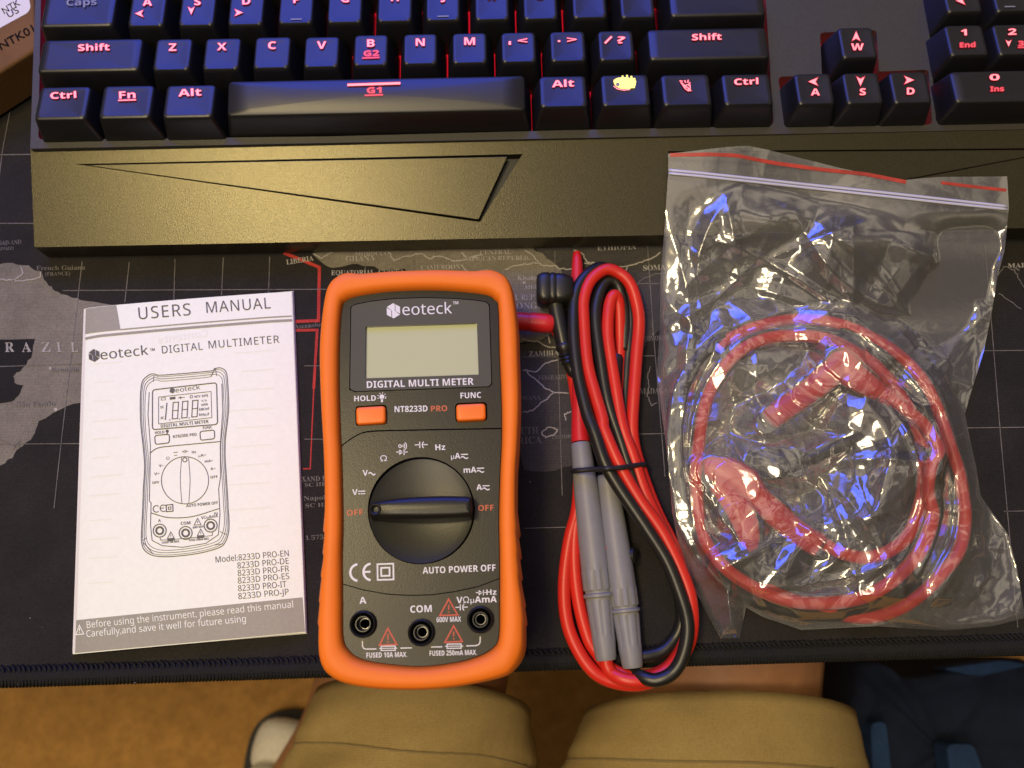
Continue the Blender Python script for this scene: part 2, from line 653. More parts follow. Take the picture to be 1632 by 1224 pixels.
for s, x in zip("BRAZIL", (-34, 8, 35, 66, 91, 113)):
    wd = {'I': 7, 'L': 12}.get(s, 15)
    txt(mb, s, (x, 561), (x + wd, 560.3), 15, .0003, 'serif')
mb.build("name_print", m_line, dm)
mb = MB()
for s, a, b, c in (("ZIMBABWE", (857, 606), (912, 604), 7.5), ("BOTSWANA", (806, 639), (862, 637), 7), ("SOUTH", (812, 693), (858, 691), 11), ("AFRICA", (804, 709), (864, 706), 11), ("LESOTHO", (880, 700), (912, 698), 5.5),
                   ("MADAGASCAR", (1020, 628), (1092, 626), 9), ("COMOROS", (1027, 544), (1064, 542), 8), ("French Guiana", (58, 431), (136, 429.5), 7), ("(FRANCE)", (72, 439.5), (112, 438.5), 5.5), ("Brasilia", (82, 593), (126, 592), 7),
                   ("São Paulo", (26, 648.5), (88, 646.5), 8), ("Ascension", (469, 524), (517, 520), 7), ("XAND P", (481, 768), (520, 766), 8), ("SC HE", (486, 776), (520, 774), 6), ("Napol", (484, 798), (519, 796), 7), ("SC Hi", (487, 809), (520, 807), 6),
                   ("1.573", (487, 861), (516, 859), 7), ("BAD-AND", (-2, 391), (34, 389), 7), ("ZOZO", (0, 399), (22, 398), 5), ("SC", (38, 122), (52, 120), 6), ("OBERTE", (20, 133), (52, 130), 6), ("N", (1616, 433), (1626, 432), 7)):
    txt(mb, s, a, b, c, .0003, 'serif')
mb.build("name_print", m_linedim, dm)
# stitched edge: a rolled hem and slanted stitches
m_hem = mat("hem_thread", (.009, .009, .009), .75, var=(3000, .5), bump=(2600, .7, .0006), spec=.25)
m_stitch = mat("stitch_thread", (.008, .008, .009), .7, bump=(4000, .4, .0003), spec=.3)
mb = MB()
path = [c0.lerp(c1, i / 300) - nm * .0030 + Vector((0, 0, -.0006 + random.uniform(-.00012, .00012))) for i in range(301)]
tube(mb, path, [.0033 + random.uniform(-.00012, .00012) for _ in path], 12, flat=.72)
mb.build("stitched_edge", m_hem, dm, smooth=True)
mb = MB()
Lm = (c1 - c0).length
k = 0
s_ = .02
while s_ < Lm - .02:
    p = c0 + tm * s_
    rj = random.uniform(-.0003, .0003)
    tube(mb, [p + nm * (.0011 + rj) + Vector((0, 0, .0001)) - tm * .0012, p + nm * .0004 + Vector((0, 0, .0011)), p - nm * .0012 + Vector((0, 0, .0016)) + tm * .0012], [.00025, .0004, .00028], 5)
    s_ += .0019 + random.uniform(-.0004, .0004)
mb.build("seam_stitches", m_stitch, dm, smooth=True)
mb = MB()
s_ = .02
while s_ < Lm - .02:
    p = c0 + tm * s_ - nm * .0030 + Vector((0, 0, -.0006))
    tube(mb, [p + nm * (.0034 * math.cos(a)) * -1 + Vector((0, 0, .0025 * math.sin(a))) + tm * (.0006 * a) for a in (-.1, .35, .8, 1.3)], [.00024, .00036, .00036, .00026], 5)
    s_ += .0012 + random.uniform(-.00015, .00015)
mb.build("hem_threads", m_hem, dm, smooth=True)

# ================================================================== KEYBOARD
m_case = mat("case_grey_plastic", (.042, .040, .037), .42, bump=(3000, .3, .0001), spec=.5, var=(1800, .25))
m_palm = mat("palm_sanded_plastic", (.066, .059, .035), .285, bump=(2300, .5, .00012), spec=.7, metal=.75, var=(2300, .35))
m_black = mat("black_plastic", (.008, .008, .008), .45, spec=.4)
m_key = mat("keycap_black", (.006, .006, .008), .39, bump=(2500, .2, .00008), spec=.62)
m_plate = mat("glowing_switch_plate", (.006, .001, .001), .8, spec=.1, emit=((1.0, .01, .03), .6))  # the plate itself glows, standing in for LEDs under the keys
m_leg = mat("legend_lit", (.8, .3, .3), .5, emit=((1.0, .20, .23), 1.15))
m_leghalo = mat("legend_painted_glow", (.2, .02, .03), .5, emit=((1.0, .03, .06), .42))  # glow around the letters, painted as a dim red copy beneath them
m_legdim = mat("legend_lit_dim", (.5, .1, .1), .5, emit=((1.0, .05, .09), .62))
m_legoff = mat("legend_unlit", (.20, .20, .24), .5)
m_gold = mat("legend_lit_yellow", (.8, .7, .2), .5, emit=((1.0, .78, .10), 1.3))
kb = thing("keyboard", "black mechanical keyboard with red backlit keys and a wide grey palm rest", "keyboard", (0.05, .2, 0))

ZC = .022
lineL, lineR = (48, 237), (1632, 206)
strip = lambda x: 237 + (x - 48) * (206 - 237) / (1632 - 48)
case_out = [(60, -110), (48, strip(48)), (400, strip(400)), (900, strip(900)), (1632, strip(1632)), (1960, strip(1960)), (1940, -110)]
pit_main = rounded([(67, -104), (61, 222.5), (520, 217.5), (900, 207.5), (1233, 200.5), (1214, -104)], [2, 8, 0, 0, 10, 2])
pit_arrow = rounded([(1240, 122), (1310, 120.5), (1307, 52), (1397, 48), (1401, 114), (1480, 111), (1486, 198.5), (1252, 202.5)], [8, 2, 6, 6, 2, 6, 8, 8])
pit_num = rounded([(1470, -104), (1492, 197), (1830, 189), (1815, -104)], [2, 9, 9, 2])
mb = MB()
poly(mb, [case_out, pit_main, pit_arrow, pit_num], ZC, .0215)
kcase = mb.build("case", m_case, kb, bevel=.0006)
mb = MB()
for pit in (pit_main, pit_arrow, pit_num):
    P = [W(x, y, ZC) for x, y in pit]
    cxy = sum((p for p in P), Vector()) / len(P)
    vs = [Vector((p.x, p.y, .0145)) for p in P]
    tr = geometry.tessellate_polygon([vs])
    mb.add(vs, tr)
mb.build("backlight_glow_plate", m_plate, kb)
# palm rest
yb, yf = W(800, 222, ZC - .0012).y, W(800, 381, .011).y
pb = (ZC - .0012 - .011) / (yb - yf)
PALM = (.011 - pb * yf, pb, 0)
front = lambda x: 394 + (x - 55) * (364 - 394) / (1605 - 55)
po = [(48.5, strip(48) + 1.0), (55, front(55)), (400, front(400)), (900, front(900)), (1632, front(1632)), (1990, front(1990)), (1962, strip(1960) + 1.0), (1632, strip(1632) + 1.0), (900, strip(900) + 1.0), (400, strip(400) + 1.0)]
triA = [(119, 261.5), (765, 354), (833, 245.5)]
triB = [(1064, 241), (1136, 346), (1718, 235.5)]
mb = MB()
poly(mb, [po, triA, triB], PALM, .0095)
mb.build("palm_rest", m_palm, kb, bevel=.0007)
mb = MB()
poly(mb, [[(134, 263), (763, 349.6), (809, 249.5)]], up(PALM, -.0003), .002)
poly(mb, [[(1084, 243), (1138, 343), (1700, 238)]], up(PALM, -.0003), .002)
mb.build("palm_panel", m_palm, kb, bevel=.0002)
mb = MB()
poly(mb, [[(x, y) for x, y in [(112, 258), (764, 360), (840, 242)]]], up(PALM, -.0035))
poly(mb, [[(x, y) for x, y in [(1060, 238), (1136, 350), (1725, 232)]]], up(PALM, -.0035))
mb.build("groove_floor", m_black, kb)


def rrect(hx, hy, r, n=4):
    out = []
    for cx, cy, a0 in ((hx - r, hy - r, 0), (-hx + r, hy - r, 90), (-hx + r, -hy + r, 180), (hx - r, -hy + r, 270)):
        for i in range(n + 1):
            a = math.radians(a0 + 90 * i / n)
            out.append((cx + r * math.cos(a), cy + r * math.sin(a)))
    return out


KDIR = (W(984, 72, .032) - W(275, 86, .032)).normalized()
KPER = Vector((-KDIR.y, KDIR.x, 0))
ZK = .0322


def key(x0, y0, x1, y1, legends=(), zt=ZK, tilt=3.0, dish=.0004, convex=False, skew=None, thick=None, mats=None, shift=0.0):
    ctr = W((x0 + x1) / 2, (y0 + y1) / 2, zt)
    a, b = W(x0, (y0 + y1) / 2, zt), W(x1, (y0 + y1) / 2, zt)
    c, d = W((x0 + x1) / 2, y0, zt), W((x0 + x1) / 2, y1, zt)
    hx, hy = (b - a).length / 2, (c - d).length / 2
    s = math.tan(math.radians(tilt))
    loops = []
    zb = .0165
    for f, z, gx, gy, sh, r in ((0, zb, .0029, .0025, -.0010, .0016), (.5, zb + .0045, .0028, .0024, -.0010, .0016), (.8, zt - .0016, .0005, .0005, -.0002, .0016), (.9, zt - .0005, .00018, .00018, 0, .0016), (1, zt, -.0003, -.0003, 0, .0014)):
        lp = []
        for x, y in rrect(hx + gx, hy + gy, r):
            zz = z - (s * y if f > .7 else 0)
            lp.append(ctr + KDIR * x + KPER * (y + sh) + Vector((0, 0, zz - zt)))
        loops.append(lp)
    for k in (.85, .6, .3, .02):
        lp = []
        for x, y in rrect(hx - .0003, hy - .0003, .0014):
            x, y = x * k, y * k
            e = (1 - (x / hx) ** 2) if not convex else 0
            zz = -s * y - dish * e * min(1, (1 - k) * 4)
            if convex:
                zz += convex * (1 - (y / hy) ** 2) - convex * (1 - ((hy - .0003) / hy) ** 2)
            lp.append(ctr + KDIR * x + KPER * y + Vector((0, 0, zz)))
        loops.append(lp)
    mb = MB()
    loft(mb, loops, False, True)
    o = mb.build("key", m_key, kb, autosmooth=50)
    if legends:
        ml = MB()
        # legend plane follows the key's tilt
        zz = convex if convex else 0
        zp = (zt + .00006 + zz + s * ctr.y, -s, 0)
        for fn in legends:
            fn(ml, zp)
        ml.build("legend", [m_leg, m_leghalo, m_legdim, m_legoff, m_gold], o, recalc=False)
    return o


def L(body, a, b, cap, mi=0, bold=.0, halo=True):
    def f(mb, z):
        txt(mb, body, a, b, cap, up(z, .00006), 'bold', bold, mi)
        if halo and mi in (0, 2):
            for q_, (dx, dy) in enumerate(((-.9, 0), (.9, 0), (0, -.9), (0, .9))):
                txt(mb, body, (a[0] + dx, a[1] + dy), (b[0] + dx, b[1] + dy), cap, up(z, .00001 * q_), 'bold', 0, 1)
    return f


def Ln(pts, wd, mi=0):
    def f(mb, z):
        ribbon(mb, pts, wd, up(z, .00006), mi=mi)
        if mi in (0, 2):
            ribbon(mb, pts, wd + 2, z, mi=1)
    return f


def Chev(cx, cy, r, ang, mi=0):
    a = math.radians(ang)
    pt = lambda x, y: (cx + r * (x * math.cos(a) - y * math.sin(a)), cy - r * (x * math.sin(a) + y * math.cos(a)))

    def f(mb, z):
        poly(mb, [[pt(1, 0), pt(-1, .85), pt(-.45, 0), pt(-1, -.85)]], up(z, .00006), mi=mi)
        poly(mb, [[pt(1.25, 0), pt(-1.25, 1.1), pt(-.7, 0), pt(-1.25, -1.1)]], z, mi=1)
    return f


def Lc(body, cx, by, cap, wfac=1.0, mi=0, bold=.0):
    """centred capital legend, wide techno letters"""
    vs, _ = glyphs(body, 'bold', bold)
    hv, _ = glyphs("H", 'bold', bold)
    wd = (max(v[0] for v in vs) - min(v[0] for v in vs)) / (max(v[1] for v in hv)) * cap * 1.38 * wfac
    sl = -.018
    return L(body, (cx - wd / 2, by - sl * -wd / 2), (cx + wd / 2, by + sl * wd / 2), cap, mi, bold)


# home row (cut by the picture's top)
key(70, -14, 182, 42, [L("Caps", (106, 9), (154, 7.5), 10, 3)])
for ch, x0, x1, y1 in (("A", 207.6, 262, 42), ("S", 288, 341.5, 41), ("D", 366, 419, 40), ("F", 446, 498, 37.7), ("G", 523.6, 576, 36.4), ("H", 603, 655.7, 34.6), ("J", 680, 732, 33), ("K", 758, 810, 32), ("L", 835, 887, 31), (";", 913, 965, 29), ("'", 989, 1041, 28.5)):
    cx = (x0 + x1) / 2
    lg = [Lc(ch, cx, y1 - 33, 11)]
    if ch == "A":
        lg.append(Chev(cx - 13, 21.5, 6.3, 180))
    if ch == "S":
        lg.append(Chev(cx - 10, 17, 6.0, -90))
    if ch == "D":
        lg.append(Chev(cx - 12, 20, 6.3, 0))
    if ch in "FJ":
        lg.append(Ln([(cx - 9, y1 - 7), (cx + 9, y1 - 7.4)], 2.0, 3))
    if ch in ";'":
        lg = [Lc(ch, cx - 12, y1 - 33, 11)]
    key(x0, y1 - 52, x1, y1, lg)
key(1067.5, -27, 1216, 25, [Lc("Enter", 1140, -8, 11)])
# row behind it, only its skirts come near the frame
for i in range(13):
    key(110 + i * 78.3, -76 - i * 1.35, 162 + i * 78.3, -27 - i * 1.35, [])
# Z row
key(65, 62, 223, 113.5, [L("Shift", (124.5, 81), (174.5, 79.8), 10)])
for ch, x0, y0, x1, y1 in (("Z", 247, 61, 303, 112), ("X", 326, 60, 381, 111), ("C", 406, 58, 461, 109), ("V", 486, 57.6, 539, 107.3), ("B", 565, 54.5, 617, 104.5), ("N", 644, 53, 695.5, 102.5), ("M", 722, 51.5, 775, 101), (",<", 800, 50.5, 853, 99.5), (".>", 878, 49, 932, 98), ("/?", 955, 48, 1009, 96.5)):
    cx = (x0 + x1) / 2
    if len(ch) == 1:
        lg = [Lc(ch, cx, y0 + 20, 11.5)]
        if ch == "B":
            lg += [L("G2", (580, 89.5), (604, 88.5), 8.5, 2), Ln([(577, 92.5), (605, 91.5)], 1.5, 2)]
    elif ch == "/?":
        lg = [Ln([(cx - 18, y0 + 21), (cx - 7, y0 + 10)], 2.6), L("?", (cx + 2, y0 + 21), (cx + 15, y0 + 20.5), 11)]
    else:
        lg = [L(ch[1], (cx - 3 + 2, y0 + 19), (cx + 14, y0 + 18.4), 9.5), poly and Ln([(cx - 14, y0 + 15), (cx - 14, y0 + (21 if ch == ",<" else 18))], 3.2)]
    key(x0, y0, x1, y1, lg)
key(1034.5, 44.6, 1222.5, 94, [L("Shift", (1103, 64), (1150, 63), 9.5)])
# bottom row
key(60, 137.5, 139, 190.5, [L("Ctrl", (80.5, 157.5), (121.5, 155.8), 10)], tilt=4)
key(162, 135.5, 241, 188.5, [L("Fn", (190, 157), (216, 156), 11), Ln([(188, 160), (217, 159)], 1.5)], tilt=4)
key(263, 134.5, 340, 187.3, [L("Alt", (284.5, 153.5), (321, 152), 11)], tilt=4)
key(364, 127, 836, 177.5, [Ln([(553.5, 135.3), (638, 132.5)], 3.4), L("G1", (585, 148.5), (608, 147.8), 9, 2), Ln([(581, 152), (610.5, 151)], 1.5, 2)], tilt=-6, convex=.0011)
key(861, 120, 934, 171, [L("Alt", (880, 139), (915, 137.5), 10.5)], tilt=4)


def hand(mb, z):
    zz = up(z, .00006)
    for pts in ([(977, 128), (984, 124), (996, 123), (1008, 125), (1013, 128), (1012, 138), (1002, 142), (988, 141), (980, 136)],):
        poly(mb, [rounded(pts, 3)], zz, mi=4)
    for i in range(4):
        ribbon(mb, [(995 + i * 1, 126 + i * 4.2), (1014 - abs(i - 1.2) * 1.2, 126 + i * 4.2)], 3.2, up(zz, .00002), mi=4)
    poly(mb, [circ(984.5, 134.5, 3.0, 14)], up(zz, .00004), mi=3)
    for x_, y_ in ((992, 120.5), (999, 119.5), (1006, 121)):
        ribbon(mb, [(x_, y_), (x_ + 1.2, y_ + 6)], 2.6, up(zz, .00002), mi=4)
    ribbon(mb, [(978, 137), (984, 141.5), (994, 143.5), (1004, 142.5)], 1.6, z, mi=0)


key(959.4, 118, 1034, 169, [hand], tilt=4)


def torch(mb, z):
    zz = up(z, .00006)
    for pts, wd in (([(1085, 131), (1092, 137), (1098, 141), (1100.5, 144), (1097, 144.5), (1092, 141), (1087.5, 134), (1085, 131)], 1.6), ([(1091, 128), (1093, 132)], 1.5), ([(1097, 127), (1096, 132)], 1.5), ([(1100, 131), (1097.5, 134.5)], 1.5), ([(1083, 129), (1088, 129.5)], 1.4), ([(1100.5, 135), (1097.5, 137)], 1.4)):
        ribbon(mb, pts, wd, zz, mi=0)
        ribbon(mb, pts, wd + 1.8, z, mi=1)
    ribbon(mb, circ(1096, 139, 4.2, 16), 1.5, zz, closed=True, mi=0)


key(1056, 117.7, 1131.6, 168.3, [torch], tilt=4)
key(1153, 117, 1228.4, 167.4, [L("Ctrl", (1170.5, 135.3), (1208.5, 133.8), 9.5)], tilt=4)
# arrow cluster
key(1340, 43, 1394, 92.5, [Chev(1364.5, 57.5, 7.3, 90), Lc("W", 1366.5, 80, 10.5)])
key(1270, 116.5, 1326, 166.5, [Chev(1296, 130, 7.3, 180), Lc("A", 1299.5, 152, 10.5)])
key(1347, 115.5, 1403, 165.5, [Chev(1371.5, 129.5, 7.3, -90), Lc("S", 1375, 151.5, 10.5)])
key(1422, 114, 1480, 164.5, [Chev(1449, 127.5, 7.3, 0), Lc("D", 1451.5, 150.5, 10.5)])
# number pad
key(1506, -30, 1560, 19.5, [Chev(1531, 1, 7, 180)])
key(1584, -31, 1638, 18.5, [Ln([(1601, 10.5), (1618, 10.2)], 2.0, 3)])
key(1661, -32, 1716, 17, [])
key(1511, 39.5, 1570, 88.5, [L("1", (1532, 56.5), (1541, 56), 9.5), L("End", (1530, 75.5), (1554.5, 74.8), 7.5, 2)])
key(1588, 38.3, 1647, 87.3, [L("2", (1607, 55.5), (1620, 55), 9.5), Chev(1607.5, 69, 5, -90), L("3", (1623, 73), (1632, 72.7), 7.5, 2), Ln([(1622, 75.5), (1634, 75.2)], 1.3, 2)])
key(1665, 37, 1724, 86, [L("3", (1686, 54), (1698, 53.5), 9.5)])
key(1519.5, 111.7, 1729, 161, [L("0", (1577.5, 128), (1593, 127.5), 9.5), L("Ins", (1578.5, 145.5), (1600, 145), 7.5, 2)])

# ================================================================== CARDBOARD BOX
m_card = mat("cardboard", (.15, .078, .032), .95, var=(60, .14), bump=(700, .2, .0005), spec=.2)
m_white = mat("white_label", (.62, .60, .58), .6)
m_ink = mat("black_ink", (.006, .005, .005), .85, spec=.08)
bx = thing("cardboard_box", "brown cardboard box with a white label, lying beside the keyboard", "box", W(0, 60, 0))
ZB = .020
mb = MB()
p_f = [(-130, 196), (57, 78), (52, -90), (-150, -60)]
poly(mb, [p_f], ZB, ZB - .0008, bottom=True)
mb.build("carton", m_card, bx, bevel=.0012)
mb = MB()
poly(mb, [rounded([(-60, 77), (43, 21), (49, 13), (46, -4), (20, -30), (-80, 10)], [4, 3, 8, 4, 4, 4])], ZB + .0001)
mb.build("label", m_white, bx)
mb = MB()
txt(mb, "NTK", (7, 22.5), (33, 7.5), 10.5, ZB + .0002)
txt(mb, "US", (14, 28.5), (31, 19.5), 10.5, ZB + .0002)
txt(mb, "NTK01", (2, 80), (56, 50.5), 13, ZB + .0002, None, .01)
mb.build("printing", m_ink, bx)

# ================================================================== INSTRUCTION BOOKLET
m_paper = mat("booklet_paper", (.80, .84, .78), .55, var=(500, .03), bump=(1500, .05, .0003), spec=.35)
m_pages = mat("booklet_pages", (.68, .67, .63), .7, bump=(4000, .3, .0004))
m_pink = mat("booklet_ink", (.085, .08, .08), .6)
m_pgrey = mat("booklet_grey_ink", (.285, .275, .235), .6, var=(900, .08))
m_ghost = mat("show_through", (.765, .80, .735), .6)
bk = thing("instruction_booklet", "white users manual booklet with a grey line drawing of a multimeter on its cover", "booklet", W(300, 750, 0))
qTL, qTR, qBR, qBL = (131.5, 491), (464, 464.5), (486, 1008), (113.5, 1043)


def bil(s, t):
    x = (qTL[0] * (1 - s) + qTR[0] * s) * (1 - t) + (qBL[0] * (1 - s) + qBR[0] * s) * t
    y = (qTL[1] * (1 - s) + qTR[1] * s) * (1 - t) + (qBL[1] * (1 - s) + qBR[1] * s) * t
    return x, y


ZM = .0026
sa, sb = W(*qTL, ZM), W(*qBL, ZM)
sdir = (sb - sa).normalized()
sn = Vector((-sdir.y, sdir.x, 0))
bw = abs((W(*qTR, ZM) - sa).dot(sn))


def bz(p):
    d = abs((Vector((p[0], p[1], 0)) - Vector((sa.x, sa.y, 0))).dot(sn)) / bw
    tl = (Vector((p[0], p[1], 0)) - Vector((sa.x, sa.y, 0))).dot(sdir) / (sb - sa).length
    return -.0011 * math.exp(-d / .035) + .0010 * math.sin(min(1, d) * math.pi) ** .8 * (.8 + .4 * tl) - .0006 * max(0, d - .9) * 8


def settle(mb):
    mb.v = [(x, y, z + bz((x, y))) for x, y, z in mb.v]


mb = MB()
n1, n2 = 60, 40
for j in range(n2 + 1):
    for i in range(n1 + 1):
        mb.v.append(tuple(W(*bil(i / n1, j / n2), ZM)))
for j in range(n2):
    for i in range(n1):
        a = j * (n1 + 1) + i
        mb.f.append((a, a + n1 + 1, a + n1 + 2, a + 1))
        mb.m.append(0)
settle(mb)
cov = mb.build("cover", m_paper, bk, smooth=True, recalc=False)
for k, (dx, dz) in enumerate(((1.2, .0020), (2.6, .0013), (3.6, .0007))):
    mb = MB()
    q = [(qTL[0] + 2, qTL[1] + 2.2), (qTR[0] + dx + 0.6, qTR[1] - .6), (qBR[0] + dx, qBR[1] + dx * .5), (qBL[0] + 2, qBL[1] - 1.5)]
    poly(mb, [q], dz, .0005)
    mb.build("page_stack", m_pages, bk)
B5 = lambda x, y: (x / 3.06, 400 + y / 3.06)
B6 = lambda x, y: (90 + x / 2.756, 780 + y / 2.756)
ZP = ZM + .00012
mg = MB()


def bstrip(edge_a, edge_b):
    """Printed band on the cover between two photo polylines, cut fine so that it follows the paper."""
    A, B = grid_between(edge_a, 50), grid_between(edge_b, 50)
    rows = 6
    vs = [W(*(A[i].lerp(B[i], j / rows)), ZP) for j in range(rows + 1) for i in range(51)]
    fs = [(j * 51 + i, (j + 1) * 51 + i, (j + 1) * 51 + i + 1, j * 51 + i + 1) for j in range(rows) for i in range(50)]
    mg.add(vs, fs)


bstrip([(132, 491.6), (186, 487)], [(130.5, 532), (193, 526.5)])
bstrip([(115.5, 989), (481.6, 952)], [(114, 1041.5), (485.4, 1007)])
ribbon(mg, [(193, 526), (464.5, 503.2)], 2.2, ZP)
ribbon(mg, [(130.5, 539.5), (160, 535.5), (465, 509.7)], 4.2, ZP)
settle(mg)
mg.build("cover_print", m_pgrey, bk, recalc=False)
mi_ = MB()
txt(mi_, "USERS", (222.5, 510), (305.5, 503.3), 19, ZP, 'sans', 0, space=1.15)
txt(mi_, "MANUAL", (330.5, 500), (432, 491.8), 17.5, ZP, 'sans', 0, space=1.1)
logo(mi_, 150, 566.5, 10.5, ZP, .07)
txt(mi_, "eoteck", (161, 573.5), (238, 566), 15, ZP, 'sans', -.004)
txt(mi_, "TM", (240.5, 560.5), (248, 559.8), 4, ZP, 'bold')
txt(mi_, "DIGITAL", (260, 564.5), (324.5, 558.3), 12, ZP, 'sans', .004, space=1.12)
txt(mi_, "MULTIMETER", (334, 556.5), (445.5, 546.5), 12, ZP, 'sans', .004, space=1.12)
# line drawing of the meter
out = [B5(735, 605), B5(760, 603), B5(800, 608), B5(1030, 588), B5(1048, 577), B5(1080, 573), B5(1104, 590), B5(1112, 625), B5(1116, 690), B5(1119, 760), B5(1112, 840), B5(1102, 930), B5(1102, 1020), B5(1108, 1110), B5(1115, 1220), B6(757, 80), B6(761, 130), B6(760, 185), B6(745, 232), B6(715, 258), B6(620, 283), B6(500, 296), B6(430, 291), B6(392, 268), B6(379, 235), B6(378, 190), B6(383, 90), B6(386, 0), B5(706, 1130), B5(710, 1050), B5(703, 960), B5(692, 860), B5(688, 770), B5(690, 690), B5(700, 635)]
dense = [(p.x, p.y) for p in crom([(x, y, 0) for x, y in out], 5, True)]
mcx, mcy = 296, 738
for k, wd in ((1, 1.4), (.972, .8), (.935, .9), (.895, .8)):
    ribbon(mi_, [(mcx + (x - mcx) * k, mcy + (y - mcy) * (k + (1 - k) * .35)) for x, y in dense], wd, ZP, closed=True)
ribbon(mi_, rounded([B5(748, 680), B5(1060, 645), B5(1065, 848), B5(748, 874)], 5), 1.7, ZP, closed=True)
ribbon(mi_, [B5(778, 715), B5(1033, 688), B5(1037, 815), B5(778, 846)], 1.0, ZP, closed=True)
ribbon(mi_, [B5(732, 690), B5(726, 800), B5(738, 950), B5(736, 1100), B5(733, 1220), B6(420, 60), B6(418, 160), B6(425, 225), B6(470, 248), B6(560, 255), B6(660, 238), B6(715, 200), B6(722, 110), B6(716, 0), B5(1080, 1100), B5(1078, 950), B5(1090, 780), B5(1085, 650)], 1.2, ZP)
logo(mi_, 276, 623.4, 4.6, ZP, .08)
txt(mi_, "eoteck", (281.5, 626.5), (320.5, 621), 7, ZP, 'sans', -.004)


def seg8(x, y, wd, hh, one=False):
    sk = -.09
    P = lambda u, v: (x + u * wd, y - v * hh + sk * u * wd)
    if one:
        ribbon(mi_, [P(.9, 1), P(.62, 0)], 1.7, ZP)
        return
    ribbon(mi_, [P(.15, 1), P(1, 1), P(.85, 0), P(0, 0)], 1.5, ZP, closed=True)
    ribbon(mi_, [P(.07, .5), P(.92, .5)], 1.3, ZP)


seg8(259.5, 670.5, 9, 27, True)
for x, y in ((276, 668.5), (291, 667), (307, 665.5)):
    seg8(x, y, 10, 26)
for x, y in ((272, 670), (287.5, 668.5), (303, 667)):
    poly(mi_, [circ(x, y, 1, 8)], ZP)
for s, a, b, c in (("DC", (257.5, 652), (263, 651.4), 4), ("AC", (257.5, 669), (263, 668.4), 4), ("NCV", (311.5, 635), (321, 634), 3.6), ("hFE", (323.5, 634), (333, 633), 4), ("°C°F", (322, 642), (331, 641), 3.5), ("mVA", (322.5, 648), (333, 647), 4), ("kMΩnF", (319, 655.5), (335, 654), 4.2), ("kHzµF", (319, 664), (335, 662.5), 4.2),
                   ("DIGITAL MULTI METER", (258, 682.5), (334, 674.7), 5), ("HOLD", (248.5, 692.6), (263.5, 691.2), 4.2), ("FUNC", (325, 685), (339.5, 683.4), 4.2), ("NT8230D PRO", (277.5, 699), (315, 695.2), 4.6),
                   ("OFF", (244.5, 772), (255.5, 771), 4), ("V=", (247.5, 758), (256, 757), 4), ("V~", (255, 745), (263, 744), 4), ("Ω", (267, 733.5), (272, 733), 4.5), ("Hz", (307.5, 723.5), (314, 722.8), 4), ("µA≂", (318, 729), (330, 727.5), 4), ("mA≂", (328, 738), (341, 736.5), 4), ("A≂", (337, 750), (345, 749), 4), ("OFF", (337, 763.5), (348.5, 762), 4.2),
                   ("AUTO POWER OFF", (298.6, 809), (349, 803.8), 4.6), ("A", (254, 832.5), (258, 832), 4.5), ("COM", (290, 837.3), (305.5, 835.8), 5), ("VΩµAmA", (322.5, 828), (349, 824.5), 4.6), ("Hz", (343, 821), (349, 820.3), 4), ("600V MAX", (309, 843), (326, 841), 3.4), ("FUSED 10A MAX.", (260, 867), (288, 864.6), 3.6), ("FUSED 250mA MAX.", (303, 863), (335, 860.4), 3.6)):
    txt(mi_, s, a, b, c, ZP, 'bold')
for q in ([(258.5, 635), (265, 634.3), (265, 638), (258.5, 638.7)], [(304.5, 631.5), (308, 631.2), (308, 635), (304.5, 635.4)]):
    ribbon(mi_, q, .8, ZP, closed=True)
poly(mi_, [[(272, 634), (281, 633), (281, 637), (272, 638)]], ZP)
poly(mi_, [[(288, 632.5), (292, 634.5), (288, 637)]], ZP)
ribbon(mi_, [(285, 635), (296, 634)], .9, ZP)
poly(mi_, [circ(268, 688, 2.6, 14)], ZP)
ribbon(mi_, [(268, 690), (268, 694)], 1.5, ZP)
for q in ([(248, 695), (271.5, 692.6), (271.5, 706.5), (249, 709)], [(320, 688.5), (343, 686), (343.5, 700), (321, 702.5)]):
    ribbon(mi_, rounded(q, 4), 1.6, ZP, closed=True)
ribbon(mi_, [(p.x, p.y) for p in crom([(240, 723.5, 0), (246, 718.5, 0), (254, 714.5, 0), (271, 712, 0), (352.5, 704.4, 0)], 6)], 1.4, ZP)
ribbon(mi_, circ(296.4, 766, 37.5, 60), 1.2, ZP, closed=True)
ribbon(mi_, [(p.x, p.y) for p in crom([(291, 729.5, 0), (289, 765, 0), (291.5, 803, 0)], 8)], .9, ZP)
ribbon(mi_, [(p.x, p.y) for p in crom([(302, 729.5, 0), (304.5, 765, 0), (302.5, 803, 0)], 8)], .9, ZP)
ribbon(mi_, circ(296.2, 733.5, 3.4, 20), 1.4, ZP, closed=True)
ribbon(mi_, [(278, 722), (285, 721.2)], 1, ZP)
ribbon(mi_, [(279, 726.5), (284, 726)], 1, ZP)
ribbon(mi_, [(291, 720.8), (295, 720.4)], 1, ZP)
ribbon(mi_, [(297.5, 720.2), (301.5, 719.8)], 1, ZP)
ribbon(mi_, [(295, 718), (295, 723)], 1, ZP)
ribbon(mi_, [(297.5, 717.8), (297.5, 722.8)], 1, ZP)
ribbon(mi_, [(p.x, p.y) for p in crom([(242.5, 818, 0), (271, 825.3, 0), (308, 823.7, 0), (350.5, 811, 0)], 8)], 1.4, ZP)
ribbon(mi_, circ(251, 811.5, 5.2, 18, a0=50, a1=310), 1.4, ZP)
ribbon(mi_, circ(262, 810.5, 5.2, 18, a0=50, a1=310), 1.4, ZP)
ribbon(mi_, [(257.5, 810.5), (263, 810)], 1.3, ZP)
ribbon(mi_, [(266.5, 805.5), (277, 804.5), (277.5, 815), (267, 816)], 1.6, ZP, closed=True)
